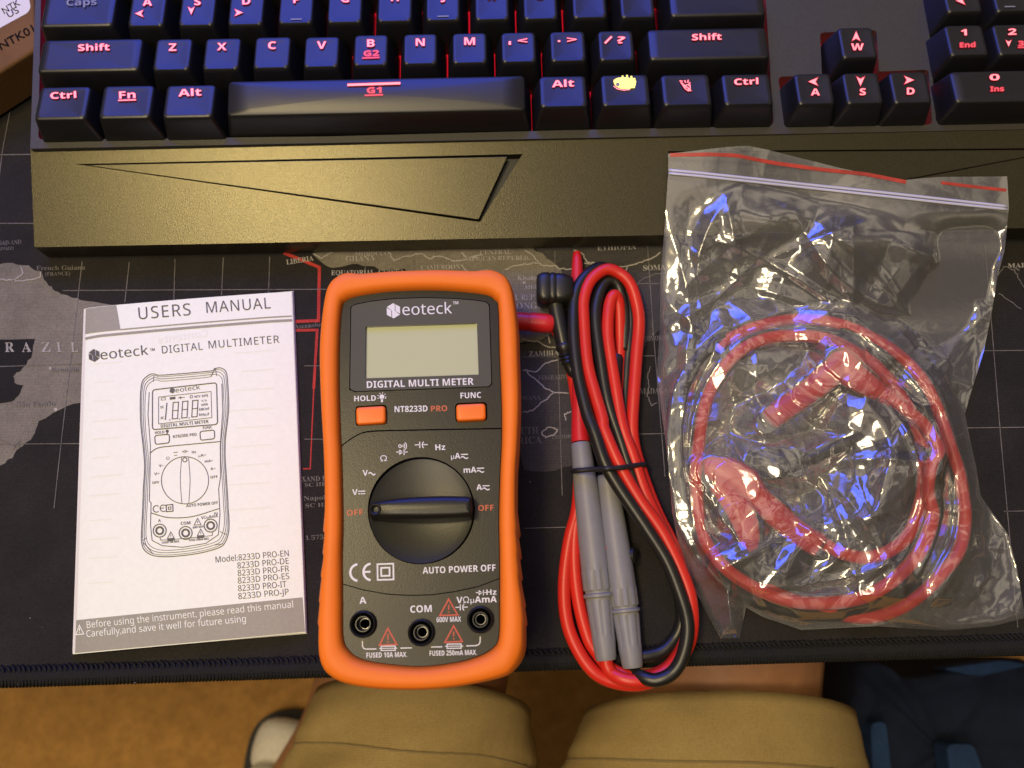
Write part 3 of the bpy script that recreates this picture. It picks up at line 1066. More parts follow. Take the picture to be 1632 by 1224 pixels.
ribbon(mi_, [(270, 808.7), (274, 808.3), (274.2, 812), (270.2, 812.4)], 1.2, ZP, closed=True)
for x, y in ((256.3, 846), (297.6, 849.8), (337.2, 838)):
    ribbon(mi_, circ(x, y, 10.3, 30), 1.6, ZP, closed=True)
    ribbon(mi_, circ(x, y, 5.6, 24), 3.0, ZP, closed=True)
for x, y in ((274, 854), (316.5, 832.5), (321.5, 849.5)):
    ribbon(mi_, [(x, y - 6), (x + 5.5, y + 4), (x - 5.5, y + 4.8)], 1.1, ZP, closed=True)
    ribbon(mi_, [(x, y - 2), (x, y + 2)], .9, ZP)
ribbon(mi_, [(257, 857.5), (257.5, 861), (268, 860.8), (283, 859.6), (311, 857), (330, 855), (340, 853.5), (340, 849)], 1.0, ZP)
poly(mi_, [[(269, 858.5), (280, 857.3), (280, 862), (269, 863.2)]], ZP)
poly(mi_, [[(316, 854), (327, 852.8), (327, 857.4), (316, 858.6)]], ZP)
txt(mi_, "Model:8233D PRO-EN", (345.5, 896.8), (460.5, 886.2), 9.5, ZP, 'sans', .002)
for s, a, b in (("8233D PRO-DE", (380, 906.3), (460.5, 898.4)), ("8233D PRO-FR", (380.4, 918.3), (461, 910.6)), ("8233D PRO-ES", (380.6, 930.2), (461.3, 922.6)), ("8233D PRO-IT", (381, 942.5), (457, 935.5)), ("8233D PRO-JP", (381.4, 955), (460.5, 947.6))):
    txt(mi_, s, a, b, 9.5, ZP, 'sans', .002)
for p, q in ((B6(386, 225), B6(400, 212)), (B6(385, 232), B6(430, 285)), (B6(752, 200), B6(722, 186)), (B6(735, 240), B6(700, 245)), (B5(755, 610), B5(752, 640)), (B5(1055, 578), B5(1060, 612))):
    ribbon(mi_, [p, q], .9, ZP)
settle(mi_)
mi_.build("cover_ink", m_pink, bk, recalc=False)
mw = MB()
txt(mw, "Before using the instrument, please read this manual", (139, 1001), (467.5, 968), 10.5, up(ZP, .0001), 'sans', .006)
txt(mw, "Carefully,and save it well for future using", (138.5, 1015.2), (393.5, 991), 10.5, up(ZP, .0001), 'sans', .006)
ribbon(mw, [(126, 996.5), (133.5, 1010.3), (119.5, 1011.7)], 1.5, up(ZP, .0001), closed=True)
ribbon(mw, [(126.2, 1000.5), (126.3, 1006)], 1.8, up(ZP, .0001))
poly(mw, [circ(126.4, 1008.2, 1, 8)], up(ZP, .0001))
settle(mw)
mw.build("warning_print", m_paper, bk, recalc=False)
mgz = MB()
txt(mgz, "Contents", (333, 537), (254, 549), 12, ZM + .00008, 'bold')
random.seed(9)
for i, yy in enumerate((580, 610, 640, 672, 700, 730, 760, 790, 830, 860, 890, 930)):
    x0 = 150 - (yy - 580) * .03
    sl = -.075
    for (u0, u1) in ((0, random.uniform(30, 60)), (random.uniform(215, 240), 288)):
        if yy > 880 and u0 > 0:
            continue
        ribbon(mgz, [(x0 + u0, yy + sl * u0), (x0 + u1, yy + sl * u1)], 2.2, ZM + .00008)
settle(mgz)
mgz.build("show_through", m_ghost, bk, recalc=False)

# ================================================================== MULTIMETER
m_orange = mat("orange_rubber", (.82, .182, .010), .58, bump=(1800, .10, .0003), spec=.42, var=(25, .05))
m_obtn = mat("orange_button", (.85, .17, .012), .42, bump=(1500, .05, .0002), spec=.45)
m_face = mat("meter_face_grey", (.0150, .0143, .0120), .33, bump=(2200, .4, .0001), spec=.34, metal=0, var=(2200, .2))
m_knob = mat("knob_grey", (.010, .0098, .009), .34, bump=(2200, .3, .0001), spec=.36)
m_gap = mat("gap_black", (.004, .004, .004), .6, spec=.2)
m_lens = mat("lens_frame_grey", (.060, .060, .057), .10, spec=.55)
m_lcd = mat("lcd_grey_green", (.43, .46, .295), .16, spec=.5, var=(30, .02))
m_print = mat("meter_white_print", (.66, .66, .70), .5)
m_oprint = mat("meter_orange_print", (.50, .10, .035), .5)
m_rprint = mat("meter_red_print", (.45, .05, .03), .5)
m_jackm = mat("jack_metal", (.30, .30, .30), .3, metal=1.0)
mm = thing("multimeter", "orange and grey handheld digital multimeter with its dial set to off", "multimeter", W(670, 800, 0))
ZF = .0352
OUT = [(529, 456), (546, 443), (561, 440), (580, 442), (627, 439), (700, 436.5), (755, 437.5), (771, 436), (788, 435.5), (808, 445), (820, 466), (828, 518), (830, 567), (832, 640), (829.5, 714), (827, 753), (827, 827), (830, 885), (833, 933), (838.5, 975), (840.5, 1010), (838.5, 1044), (824, 1069), (799, 1083), (725, 1097.5), (664, 1101.5), (602, 1100), (553, 1092), (527, 1079.5), (515, 1066), (509, 1043), (509, 997), (513, 933), (517.5, 885), (519, 827), (519, 778), (517, 714), (513, 640), (511, 567), (514, 518), (521, 474)]
INN = [(545, 491), (552, 479), (567, 472.5), (600, 467), (627, 464.3), (676, 462.3), (725, 464), (774, 469.5), (789, 478), (794, 491), (796, 567), (799, 640), (799.3, 700), (797, 753), (795, 827), (796, 885), (796, 958), (795, 1014), (786, 1032), (762, 1046), (725, 1056), (671, 1062), (615, 1058), (578, 1051), (558, 1038.5), (547.5, 1017), (546.5, 958), (546, 885), (547, 827), (545, 729), (543, 690), (541, 616), (541.5, 542)]
MC = (670, 770)


def radial(pts, n, step=None):
    D = [(p.x, p.y) for p in crom([(x, y, 0) for x, y in pts], 14, True)]
    an = [math.atan2(-(y - MC[1]), x - MC[0]) for x, y in D]
    # resample by scaled angle so that long sides get enough points
    out = []
    L = len(D)
    for k in range(n):
        t = 2 * math.pi * k / n - math.pi
        th = math.atan2(math.sin(t) * 2.0, math.cos(t))
        best = None
        for i in range(L):
            j = (i + 1) % L
            a, b = an[i], an[j]
            da = (b - a + math.pi) % (2 * math.pi) - math.pi
            dt = (th - a + math.pi) % (2 * math.pi) - math.pi
            if abs(da) > 1e-9 and 0 <= dt / da <= 1 and abs(dt) < 1:
                u = dt / da
                best = (D[i][0] + (D[j][0] - D[i][0]) * u, D[i][1] + (D[j][1] - D[i][1]) * u)
                break
        out.append(best)
    return out


NB = 420
ro, ri = radial(OUT, NB), radial(INN, NB)
prof = [(.10, .0015), (.02, .004), (.0, .010), (.0, .018), (.015, .026), (.05, .0318), (.10, .0352), (.17, .0374), (.27, .0386), (.50, .0390), (.74, .0387), (.87, .0380), (.95, .0366), (.99, .0347), (1.0, .0325)]
loops = []
OZ = .0300
for t, z in prof:
    lp = []
    for (ox, oy), (ix, iy) in zip(ro, ri):
        a, b = W(ox, oy, OZ), W(ix, iy, .0358)
        g = 0
        if t < .25 and 815 < oy < 1000:                 # grip ribs on the lower sides
            f = ((oy - 815) % 37) / 37
            g = (.0009 * f) * (1 - t / .25)
        p = a.lerp(b, t)
        d = (a - b)
        d.z = 0
        p = p + d.normalized() * (g - .0002 * (t < .25))
        # the top corners swell a little
        lp.append(Vector((p.x, p.y, z)))
    loops.append(lp)
mb = MB()
loft(mb, loops, True, False)
mb.build("rubber_boot", m_orange, mm, smooth=True)
# embossed grip pads
mb = MB()
for sx in (0, 1):
    for y in (826, 872, 920, 970):
        x = 820 + (y - 826) * .06 if sx else 527 - (y - 826) * .05
        x0 = x - 9 if sx else x - 1
        poly(mb, [rounded([(x0, y - 9), (x0 + 10, y - 9), (x0 + 10, y + 9), (x0, y + 9)], 4)], (.0339 - .0001 * sx, 0, 0), .004)
mb.build("grip_pads", m_orange, mm, bevel=.0004)
# face
D_in = [(p.x, p.y) for p in crom([(x, y, 0) for x, y in INN], 10, True)]
shr = lambda k: [(MC[0] + (x - MC[0]) * (1 - k / 125), MC[1] + (y - MC[1]) * (1 - k / 295)) for x, y in D_in]
mb = MB()
poly(mb, [shr(-1.0)], ZF - .0055, .02)
mb.build("inner_body", m_gap, mm)


def interp(T):
    return lambda x: float(np.interp(x, [t[0] for t in T], [t[1] for t in T]))


s1 = interp([(538, 716), (544, 711), (555, 702), (566, 695), (575, 690.5), (585, 688), (602, 686.6), (700, 684.6), (800, 682.8)])
s2 = interp([(540, 929), (547, 931), (578, 940), (617, 947), (652, 949), (688, 948), (725, 943), (762, 935), (795, 922.5), (800, 920)])


def clip(loop, keep, seam, off):
    n = len(loop)
    fl = [keep(p) for p in loop]
    st = next(i for i in range(n) if fl[i] and not fl[i - 1])
    seq = []
    i = st
    while fl[i % n] and len(seq) < n:
        seq.append(loop[i % n])
        i += 1
    a, b = seq[-1], seq[0]
    pts = [(a[0] + (b[0] - a[0]) * k / 40) for k in range(0, 41)]
    return seq + [(x, seam(x) + off) for x in pts]


base = shr(.6)
GW = 1.0
upper = clip(base, lambda p: p[1] < s1(p[0]) - GW, s1, -GW)
rest = clip(base, lambda p: p[1] > s1(p[0]) + GW, s1, GW)
mid = None
# middle: below s1, above s2
n = len(base)
right_side = [p for p in base if p[0] > 670 and s1(p[0]) + GW < p[1] < s2(p[0]) - GW * .7]
left_side = [p for p in base if p[0] < 670 and s1(p[0]) + GW < p[1] < s2(p[0]) - GW * .7]
right_side.sort(key=lambda p: p[1])
left_side.sort(key=lambda p: -p[1])
xs = lambda a, b: [a + (b - a) * k / 40 for k in range(41)]
mid = right_side + [(x, s2(x) - GW * .7) for x in xs(right_side[-1][0], left_side[0][0])] + left_side + [(x, s1(x) + GW) for x in xs(left_side[-1][0], right_side[0][0])]
lower = clip(base, lambda p: p[1] > s2(p[0]) + GW * .7, s2, GW * .7)
bz_out = [(558.5, 489), (566, 484.5), (590, 479.5), (627, 475.3), (676, 473.6), (725, 475), (760, 478), (775, 480.5), (780.5, 486), (784.5, 612), (780, 617), (565, 625), (556.5, 621)]
bz_in = rounded([(559.8, 489), (567, 485.5), (590, 480.8), (627, 476.6), (676, 474.9), (725, 476.3), (760, 479.3), (775, 481.8), (779.2, 487), (783, 611), (779, 615.6), (565.5, 623.4), (558, 620)], 3, 3)
btnL = rounded([(565.8, 647.5), (616.5, 644.5), (617, 676), (566.8, 679.5)], 7)
btnR = rounded([(725, 642.5), (776, 640.5), (777, 671), (726, 674)], 7)
mb = MB()
poly(mb, [upper, bz_out, btnL, btnR], ZF, .003)
mb.build("front_panel", m_face, mm, bevel=.00018)
KC, KR = (671.5, 813.7), 85.3
mb = MB()
poly(mb, [mid, circ(KC[0], KC[1], KR, 90)], ZF, .003)
mb.build("front_panel", m_face, mm, bevel=.00018)
JK = [(579, 994.5), (671.5, 1008), (765.5, 987.5)]
mb = MB()
poly(mb, [lower] + [circ(x, y, 21.5, 40) for x, y in JK], ZF, .003)
mb.build("front_panel", m_face, mm, bevel=.00018)
# display
lcdq = [(582.5, 520.5), (760, 514.5), (762.8, 597), (581.5, 603)]
mb = MB()
poly(mb, [bz_in, rounded(lcdq, 1.5, 3)], ZF + .0003, .0014)
lens = mb.build("display_window", m_lens, mm, bevel=.0002)
mb = MB()
poly(mb, [[(576, 512), (768, 508), (770, 604), (574, 610)]], ZF - .0009)
mb.build("lcd_screen", m_lcd, mm)
mb = MB()
ZL = ZF + .00042
logo(mb, 627, 495.3, 12.2, ZL, .03)
txt(mb, "eoteck", (641.5, 502.3), (720.5, 499.3), 17.5, ZL, 'sans', .006)
txt(mb, "TM", (722, 485.3), (730.5, 484.8), 4.8, ZL, 'bold')
txt(mb, "DIGITAL MULTI METER", (584.7, 618.4), (755, 613), 10.8, ZL, 'bold', 0)
mb.build("window_print", m_print, lens, recalc=False)


# buttons
def pill(mb, q, z0, z1, rr):
    lp = []
    c = (sum(p[0] for p in q) / 4, sum(p[1] for p in q) / 4)
    hx = (q[1][0] - q[0][0] + q[2][0] - q[3][0]) / 4
    hy = (q[3][1] - q[0][1] + q[2][1] - q[1][1]) / 4
    for z, ins in ((z0, 0), (z1 - .0009, 0), (z1 - .00035, .6), (z1 - .00008, 2.2), (z1, 4.5)):
        qq = [(p[0] + (ins if p[0] < c[0] else -ins), p[1] + (ins if p[1] < c[1] else -ins)) for p in q]
        lp.append([W(x, y, .0365) for x, y in rounded(qq, max(2, rr - ins * .4), 6)])
        lp[-1] = [Vector((p.x, p.y, z)) for p in lp[-1]]
    loft(mb, lp, False, True)


for q in ([(567.5, 649.5), (614.5, 647), (615, 674.5), (568.2, 677.5)], [(726.8, 645), (773.6, 643), (774.5, 669), (727.6, 671.5)]):
    mb = MB()
    pill(mb, q, .030, .0374, 6)
    mb.build("push_button", m_obtn, mm, autosmooth=50)
# knob
kc = W(KC[0], KC[1], ZF)
kr = (W(KC[0] + KR - 1.5, KC[1], ZF) - kc).length
mb = MB()
pr = [(-.006, kr), (0, kr), (.0004, kr - .0003)]
for k in range(1, 14):
    r = kr - .0004 - (kr - .0004) * k / 14
    pr.append((.0004 - .0022 * (1 - (r / kr) ** 2) ** 1.0, r))
pr.append((.0004 - .0022, .0002))
lathe(mb, (kc.x, kc.y, ZF), (0, 0, 1), pr, 96)
knob = mb.build("selector_knob", m_knob, mm, autosmooth=50)
mb = MB()
ue = [(588.5, 803), (600, 800), (617, 797.5), (651, 793.8), (700, 791.8), (735, 792.2), (746, 793), (751, 796)]
le = [(751.5, 819), (746, 822.3), (725, 824.2), (676, 825.6), (627, 825), (600, 823.5), (588.5, 822)]
top = [(p.x, p.y) for p in crom([(x, y, 0) for x, y in ue + le], 6, True)]
lc = (670, 809)
lps = []
ZT = .0425
for z, gx, gy in ((.0318, 1.012, 1.30), (.0375, 1.008, 1.22), (.0405, 1.004, 1.10), (.0419, 1.0, 1.0), (ZT, .988, .86), (ZT + .0004, .96, .55), (ZT + .0005, .90, .15)):
    lp = []
    for x, y in top:
        p = W(lc[0] + (x - lc[0]) * gx, lc[1] + (y - lc[1]) * gy, .0415)
        lp.append(Vector((p.x, p.y, z - .0014 * max(0, -(x - 640) / 52) ** 2)))
    lps.append(lp)
loft(mb, lps, False, True)
grip = mb.build("knob_grip", m_knob, knob, autosmooth=60)
mb = MB()
pc = W(598.5, 812.3, .0417)
lathe(mb, (pc.x, pc.y, .0406), (0, 0, 1), [(0, .0019), (.0018, .0019), (.0021, .0017), (.0020, .0013), (.0012, .0009), (.0009, .0002)], 28)
mb.build("pointer_dimple", m_black, knob, autosmooth=50)
# jacks
for x, y in JK:
    c = W(x, y, ZF)
    u = mpp(x, y, ZF)
    mb = MB()
    lathe(mb, (c.x, c.y, ZF), (0, 0, 1), [(-.004, 21 * u), (.0012, 21 * u), (.0017, 20 * u), (.0018, 18.5 * u), (.0014, 17 * u), (-.003, 16 * u), (-.004, 12.5 * u)], 48)
    j = mb.build("jack", m_black, mm, autosmooth=50)
    mb = MB()
    lathe(mb, (c.x, c.y, ZF), (0, 0, 1), [(-.004, 12.8 * u), (.0004, 12.8 * u), (.0007, 12.2 * u), (.0007, 10.8 * u), (.0002, 10.0 * u), (-.012, 9.6 * u), (-.0125, 2 * u)], 40)
    mb.build("socket", mat("socket_plastic", (.03, .03, .03), .25) if x < 600 else bpy.data.materials["socket_plastic"], j, autosmooth=50)
    mb = MB()
    lathe(mb, (c.x, c.y, ZF), (0, 0, 1), [(-.010, 8.6 * u), (-.003, 8.6 * u), (-.003, 7.6 * u), (-.010, 7.2 * u)], 30)
    mb.build("contact", m_jackm, j, autosmooth=50)
# printed lettering
ZR = ZF + .00012
mb = MB()
TX = [("HOLD", (564.7, 639.6), (599.3, 638.6), 8.6), ("FUNC", (734, 635), (766.8, 633.8), 9), ("NT8233D", (629, 657), (681.5, 655.7), 9.6), ("Hz", (694, 717.6), (709.8, 716.9), 9.2), ("Ω", (606.3, 735.2), (616.9, 734.6), 9), ("V", (578.3, 758.2), (586.5, 757.8), 8.8), ("V", (561.7, 788.8), (570.3, 788.4), 8.8),
      ("µA", (719, 731.6), (733.8, 730.8), 9), ("mA", (739, 753.7), (759.2, 753), 9), ("A", (759.5, 781.2), (768.3, 780.8), 9), ("AUTO POWER OFF", (673.7, 914.5), (790, 909.8), 10.3), ("A", (573, 962.3), (584, 961.8), 10.5), ("COM", (654, 976.5), (688.3, 975.2), 11), ("600V MAX", (695.7, 991.8), (735, 990.5), 8),
      ("Hz", (775.2, 948), (791.4, 947.6), 8.4), ("VΩµAmA", (727.6, 961.4), (791.8, 959.8), 10), ("FUSED 10A MAX.", (584, 1048.3), (649, 1046.9), 8), ("FUSED 250mA MAX.", (684.7, 1045.3), (760, 1043.5), 8)]
for s, a, b, c in TX:
    txt(mb, s, a, b, c, ZR, 'bold', .004)


def acdc(x, y, wd=11.5):
    ribbon(mb, [(x, y - 4.6), (x + wd, y - 5)], 1.6, ZR)
    ribbon(mb, [(x + wd * t, y + .2 - 1.6 * math.sin(t * 6.283)) for t in (0, .125, .25, .375, .5, .625, .75, .875, 1)], 1.7, ZR, sub=2)


acdc(734.5, 729)
acdc(760, 751)
acdc(768.8, 779)
ribbon(mb, [(587.5 + 10.5 * t, 755 - 2 * math.sin(t * 6.283)) for t in (0, .125, .25, .375, .5, .625, .75, .875, 1)], 1.9, ZR, sub=2)
ribbon(mb, [(571, 783), (582, 782.6)], 1.7, ZR)
for k in range(3):
    ribbon(mb, [(571 + k * 4, 787 - k * .15), (574 + k * 4, 786.9 - k * .15)], 1.7, ZR)
# bulb
poly(mb, [circ(608.6, 632.5, 3.9, 20)], ZR)
poly(mb, [[(606.8, 635), (610.6, 635), (610.2, 641), (607.2, 641)]], ZR)
for a in (0, 40, 80, 120, 160, 200, -20):
    r = math.radians(a)
    ribbon(mb, [(608.6 + 5.2 * math.cos(r), 632.5 - 5.2 * math.sin(r)), (608.6 + 7.2 * math.cos(r), 632.5 - 7.2 * math.sin(r))], 1.2, ZR)
# continuity, diode, capacitor
ribbon(mb, circ(637.5, 711, 2.2, 14), 1.3, ZR, closed=True)
for r in (2.5, 5.2, 8):
    ribbon(mb, circ(640, 710.8, r, 8, a0=-45, a1=45), 1.3, ZR, sub=2)


def diode(x, y, k=1.0):
    k *= 1.2
    poly(mb, [[(x - 3.6 * k, y - 3.6 * k), (x + 2.4 * k, y), (x - 3.6 * k, y + 3.8 * k)]], ZR)
    ribbon(mb, [(x - 7.5 * k, y), (x + 7.5 * k, y - .2)], 1.4, ZR)
    ribbon(mb, [(x + 3 * k, y - 3.8 * k), (x + 3 * k, y + 3.8 * k)], 1.6, ZR)


def cap_(x, y, k=1.0):
    ribbon(mb, [(x - 10 * k, y), (x - 2 * k, y - .2)], 1.5, ZR)
    ribbon(mb, [(x + 3.4 * k, y - .3), (x + 10.5 * k, y - .5)], 1.5, ZR)
    ribbon(mb, [(x - 2 * k, y - 5 * k), (x - 2 * k, y + 5 * k)], 1.7, ZR)
    ribbon(mb, [(x + 4.4 * k, y - 5.2 * k), (x + 2.6 * k, y - 3 * k), (x + 2 * k, y), (x + 2.6 * k, y + 3 * k), (x + 4.4 * k, y + 5 * k)], 1.6, ZR, sub=2)


diode(640.5, 720.5)
cap_(671, 709)
diode(767, 944.5, .95)
cap_(735.5, 968, .95)
# CE mark, double square
ribbon(mb, circ(571.5, 912.5, 13.2, 26, a0=98, a1=262), 3.6, ZR)
ribbon(mb, circ(592.5, 911.5, 13.2, 26, a0=98, a1=262), 3.6, ZR)
ribbon(mb, [(581, 911.6), (590.5, 911.2)], 3.2, ZR)
poly(mb, [[(600.2, 898), (628, 897), (628.6, 924.6), (600.8, 925.6)], [(602.8, 900.4), (603.2, 923), (626, 922.2), (625.6, 899.6)]], ZR)
poly(mb, [[(606, 903.8), (622, 903.2), (622.4, 918.8), (606.4, 919.4)], [(608.8, 906.4), (609, 916.6), (619.6, 916.2), (619.4, 906)]], ZR)
# fuse lines
for pts in ([(577.5, 1021.5), (577.8, 1030), (579.5, 1033.3), (583, 1034.5), (600, 1034.3)], [(638, 1033), (656.5, 1032.5)], [(687, 1031.2), (705, 1030.8)], [(743, 1029.4), (758, 1029), (762.5, 1027.6), (765, 1024), (765.5, 1014.5)]):
    ribbon(mb, pts, 1.7, ZR)
for x, y in ((618.7, 1033.2), (723.8, 1029.8)):
    poly(mb, [[(x - 12, y - 4), (x + 12, y - 4.4), (x + 12, y + 4), (x - 12, y + 4.4)], [(x - 10.4, y - 2.4), (x - 10.4, y + 2.8), (x + 10.4, y + 2.4), (x + 10.4, y - 2.8)]], ZR)
    ribbon(mb, [(x - 14.5, y + .2), (x + 14.5, y - .2)], 1.3, ZR + .00003)
mb.build("panel_print", m_print, mm, recalc=False)
mb = MB()
for s, a, b in (("PRO", (687, 655.9), (713, 655)), ("OFF", (553, 822), (578.7, 820.4)), ("OFF", (762, 814.2), (787, 813.4))):
    txt(mb, s, a, b, 9, ZR, 'bold', .004)
mb.build("accent_print", m_oprint, mm, recalc=False)
mb = MB()
for ap, bl, br in (((715, 955), (701, 981), (729.5, 980)), ((618, 1001.5), (605, 1028.3), (632.3, 1027)), ((723, 997.5), (709.3, 1023.5), (736.8, 1022.3))):
    ribbon(mb, [ap, br, bl], 2.6, ZR, closed=True)
    cx = (ap[0] + bl[0] + br[0]) / 3
    ribbon(mb, [(cx, ap[1] + 9), (cx - .2, bl[1] - 9)], 2.4, ZR)
    poly(mb, [circ(cx, bl[1] - 5.4, 1.4, 10)], ZR)
mb.build("warning_print", m_rprint, mm, recalc=False)

# ================================================================== TEST LEADS
m_rcab = mat("red_silicone", (.60, .022, .012), .38, bump=(900, .04, .0003), spec=.45, var=(60, .06))
m_bcab = mat("black_silicone", (.012, .012, .011), .36, bump=(900, .04, .0003), spec=.5)
m_rcap = mat("red_soft_plastic", (.56, .016, .022), .36, spec=.5, bump=(600, .05, .0003))
m_grey = mat("grey_soft_plastic", (.20, .20, .21), .46, bump=(1500, .06, .0003), spec=.45, var=(300, .05))
CR = .00235


def cpath(pts, n=7):
    """(photo x, photo y, height in mm) -> smooth world path"""
    P = crom([W(x, y, z / 1000) for x, y, z in pts], n)
    L_ = len(P)
    # hand-wound silicone is never quite even
    return [p + Vector((.00009 * math.sin(i * .41 + L_), .00009 * math.sin(i * .37 + 2 * L_), .00005 * math.sin(i * .83))) * min(1, i / 4, (L_ - 1 - i) / 4) for i, p in enumerate(P)]


def probe(parent, pts, rads, cap_rads=None, cap_pts=None, mcap=None, spot=None, spotm=None):
    # straight body from pts[0] to pts[1]
    a, b = W(pts[0][0], pts[0][1], pts[0][2] / 1000), W(pts[1][0], pts[1][1], pts[1][2] / 1000)
    ax = (b - a)
    Lh = ax.length
    mb = MB()
    seg = 48
    A = ax.normalized()
    u = A.cross(Vector((0, 0, 1))).normalized()
    v = A.cross(u)
    loops = []
    for t, r, k in rads:
        lp = []
        for i in range(seg):
            th = 2 * math.pi * i / seg
            rr = r
            if k:                       # fluted zones
                f = max(0, math.cos(th * k)) ** 2
                rr = r * (1 - .10 * f)
            lp.append(a + A * (t * Lh) + (u * math.cos(th) + v * math.sin(th)) * rr)
        loops.append(lp)
    loft(mb, loops, True, True)
    body = mb.build("probe_handle", m_grey, parent, autosmooth=35)
    if cap_pts:
        mb = MB()
        P = [W(x, y, z / 1000) for x, y, z in cap_pts]
        tube(mb, P, cap_rads, 28)
        mb.build("tip_guard", mcap, parent, autosmooth=40)
    return body, a, A, u, v, Lh


PR = [(0, .0034, 0), (.01, .0037, 0), (.04, .0038, 0), (.25, .0046, 0), (.50, .0051, 0), (.60, .00515, 0), (.605, .00525, 10), (.69, .0052, 10), (.695, .0047, 0), (.705, .0047, 0), (.71, .0054, 0), (.722, .0054, 0), (.727, .0048, 0), (.735, .0048, 0), (.74, .0049, 8), (.88, .0042, 8), (.90, .0042, 0), (.985, .0037, 0), (1, .0034, 0)]
rl = thing("test_lead", "red test lead with grey probe and long red tip guard, coiled beside the multimeter", "test lead", W(940, 760, 0), "coiled probe leads")
mb = MB()
p1 = cpath([(855, 515, 5), (880, 520, 4), (903, 556, 3), (916, 620, 3), (924, 700, 3), (921, 799, 3), (908, 860, 3), (899, 931, 3), (902.5, 985, 3), (919, 1032, 3), (945, 1069, 3), (978, 1087, 3), (1018, 1090, 3), (1058, 1076, 4), (1086, 1046, 6), (1102, 1010, 9), (1101, 960, 11), (1086, 910, 12), (1057, 852, 12.5), (1021, 799, 13), (985, 737, 13.5), (963, 687, 12.5), (960, 667, 12), (948, 628, 11),
            (936, 576, 10), (930, 511, 9.5), (931, 476, 9.5), (942, 446, 9.5), (966, 430, 9.5), (988, 436, 9), (1006, 456, 8.5), (1016, 490, 7.5), (1018, 526, 6.5), (1014, 576, 6), (1009, 641, 6), (1009, 699, 6), (1022, 752, 6), (1047, 816, 6), (1070, 865, 6), (1089, 920, 6), (1098, 970, 6), (1092, 1020, 4), (1064, 1064, 2.8), (1020, 1080, 6), (975, 1066, 2.8), (948, 1036, 2.8), (935, 1008, 3), (922, 960, 3), (916, 896, 3), (918, 835, 3), (935, 800, 2.6)])
tube(mb, p1, CR, 14)
p2 = cpath([(966, 1050, 5), (968, 1062, 5), (976, 1074, 5), (996, 1083, 7), (1026, 1084, 7.5), (1060, 1070, 7), (1086, 1040, 8), (1098, 1000, 8), (1098, 958, 9), (1082, 905, 9), (1060, 855, 9.5), (1030, 790, 9.5), (1008, 727, 9.5), (994, 687, 9), (984, 640, 8.5), (974, 576, 8), (968.5, 526, 8), (971, 488, 8), (979.5, 470, 8), (986, 486, 6), (988.5, 524, 4), (987.5, 565, 3), (985, 640, 2.6)])
tube(mb, p2, CR, 14)
mb.build("cable", m_rcab, rl, smooth=True)
probe(rl, ((925.5, 706, 5.5), (966, 1052, 5.5)), PR, [.0014, .0017, .0022, .0024, .0024, .0027, .0027, .0033, .0035], [(919, 402, 4), (919.5, 405, 4), (920, 422, 4), (920, 445, 4), (921, 520, 4.4), (922.5, 600, 4.8), (923, 640, 5), (924.5, 690, 5.3), (925.5, 705, 5.5)], m_rcap)
mb = MB()
for x, y, r in ((929, 873, .0026), (969, 873, .0022)):
    c = W(x, y, .0062)
    lathe(mb, (c.x, c.y, c.z), (0.9 if x > 950 else -.9, 0, .5), [(-.002, r), (.0006, r), (.0010, r * .7)], 20)
mb.build("finger_spot", m_rcap, rl, autosmooth=40)
mb = MB()
tube(mb, [W(x, y, .0062) for x, y in ((822, 511.5), (842, 513), (842.5, 513), (845, 513.2), (845.5, 513.2), (868, 515), (880, 516), (884, 516.5))], [.0036, .0036, .0034, .0034, .0038, .0038, .0036, .0028], 24)
mb.build("plug", m_rcap, rl, autosmooth=40)

bl = thing("test_lead", "black test lead with grey probe and right angled plug, coiled beside the multimeter", "test lead", W(990, 760, 0), "coiled probe leads")
mb = MB()
p3 = cpath([(1008, 1063, 5), (1011, 1071, 4.5), (1022, 1079, 8), (1045, 1084, 10), (1073, 1071, 11), (1090, 1039, 12), (1096, 996, 13), (1084, 949, 14), (1062, 892, 14.5), (1027, 838, 15), (984, 773, 15.5), (962, 734, 15), (948, 691, 14), (934, 654, 12.5), (922, 602, 11), (914.5, 537, 10), (915, 485, 9), (925, 452, 8.5), (943, 432, 7), (962, 427, 5), (985, 442, 4), (999, 468, 3.5), (1005, 510, 3.2), (1003, 550, 3), (999, 589, 2.6), (997, 641, 2.6), (1003, 700, 2.6), (1022, 762, 3),
            (1050, 835, 3), (1073, 905, 3), (1085, 960, 3), (1086, 990, 3), (1078, 1014, 2.6), (1056, 1037, 2.6), (1025, 1046, 2.6), (1002, 1040, 2.4)])
tube(mb, p3, CR, 14)
p4 = cpath([(905, 572, 6), (912, 590, 5), (930, 612, 3), (948, 640, 2.6), (985, 720, 2.6), (1020, 800, 2.6), (1030, 830, 9), (1018, 790, 9.4), (1001, 740, 9.4), (987, 699, 9), (969, 641, 8.5), (957, 576, 8), (949.5, 511, 7.5), (953, 474, 7), (964, 452, 6.5), (978, 448, 6), (988, 462, 5), (996, 500, 4), (995, 560, 3)])
tube(mb, p4, CR, 14)
mb.build("cable", m_bcab, bl, smooth=True)
probe(bl, ((967, 757, 5.5), (1008.5, 1064, 5.5)), [(t, r * .99, k) for t, r, k in PR], [.0020, .0026, .0027, .0033, .0035], [(984, 566, 4), (983, 572, 4), (976, 680, 4.6), (968, 740, 5), (967, 757, 5.5)], m_bcab)
mb = MB()
c = W(1011, 885, .0062)
lathe(mb, (c.x, c.y, c.z), (.9, 0, .45), [(-.002, .0030), (.0004, .0030), (.0009, .0022)], 20)
mb.build("finger_spot", m_bcab, bl, autosmooth=40)
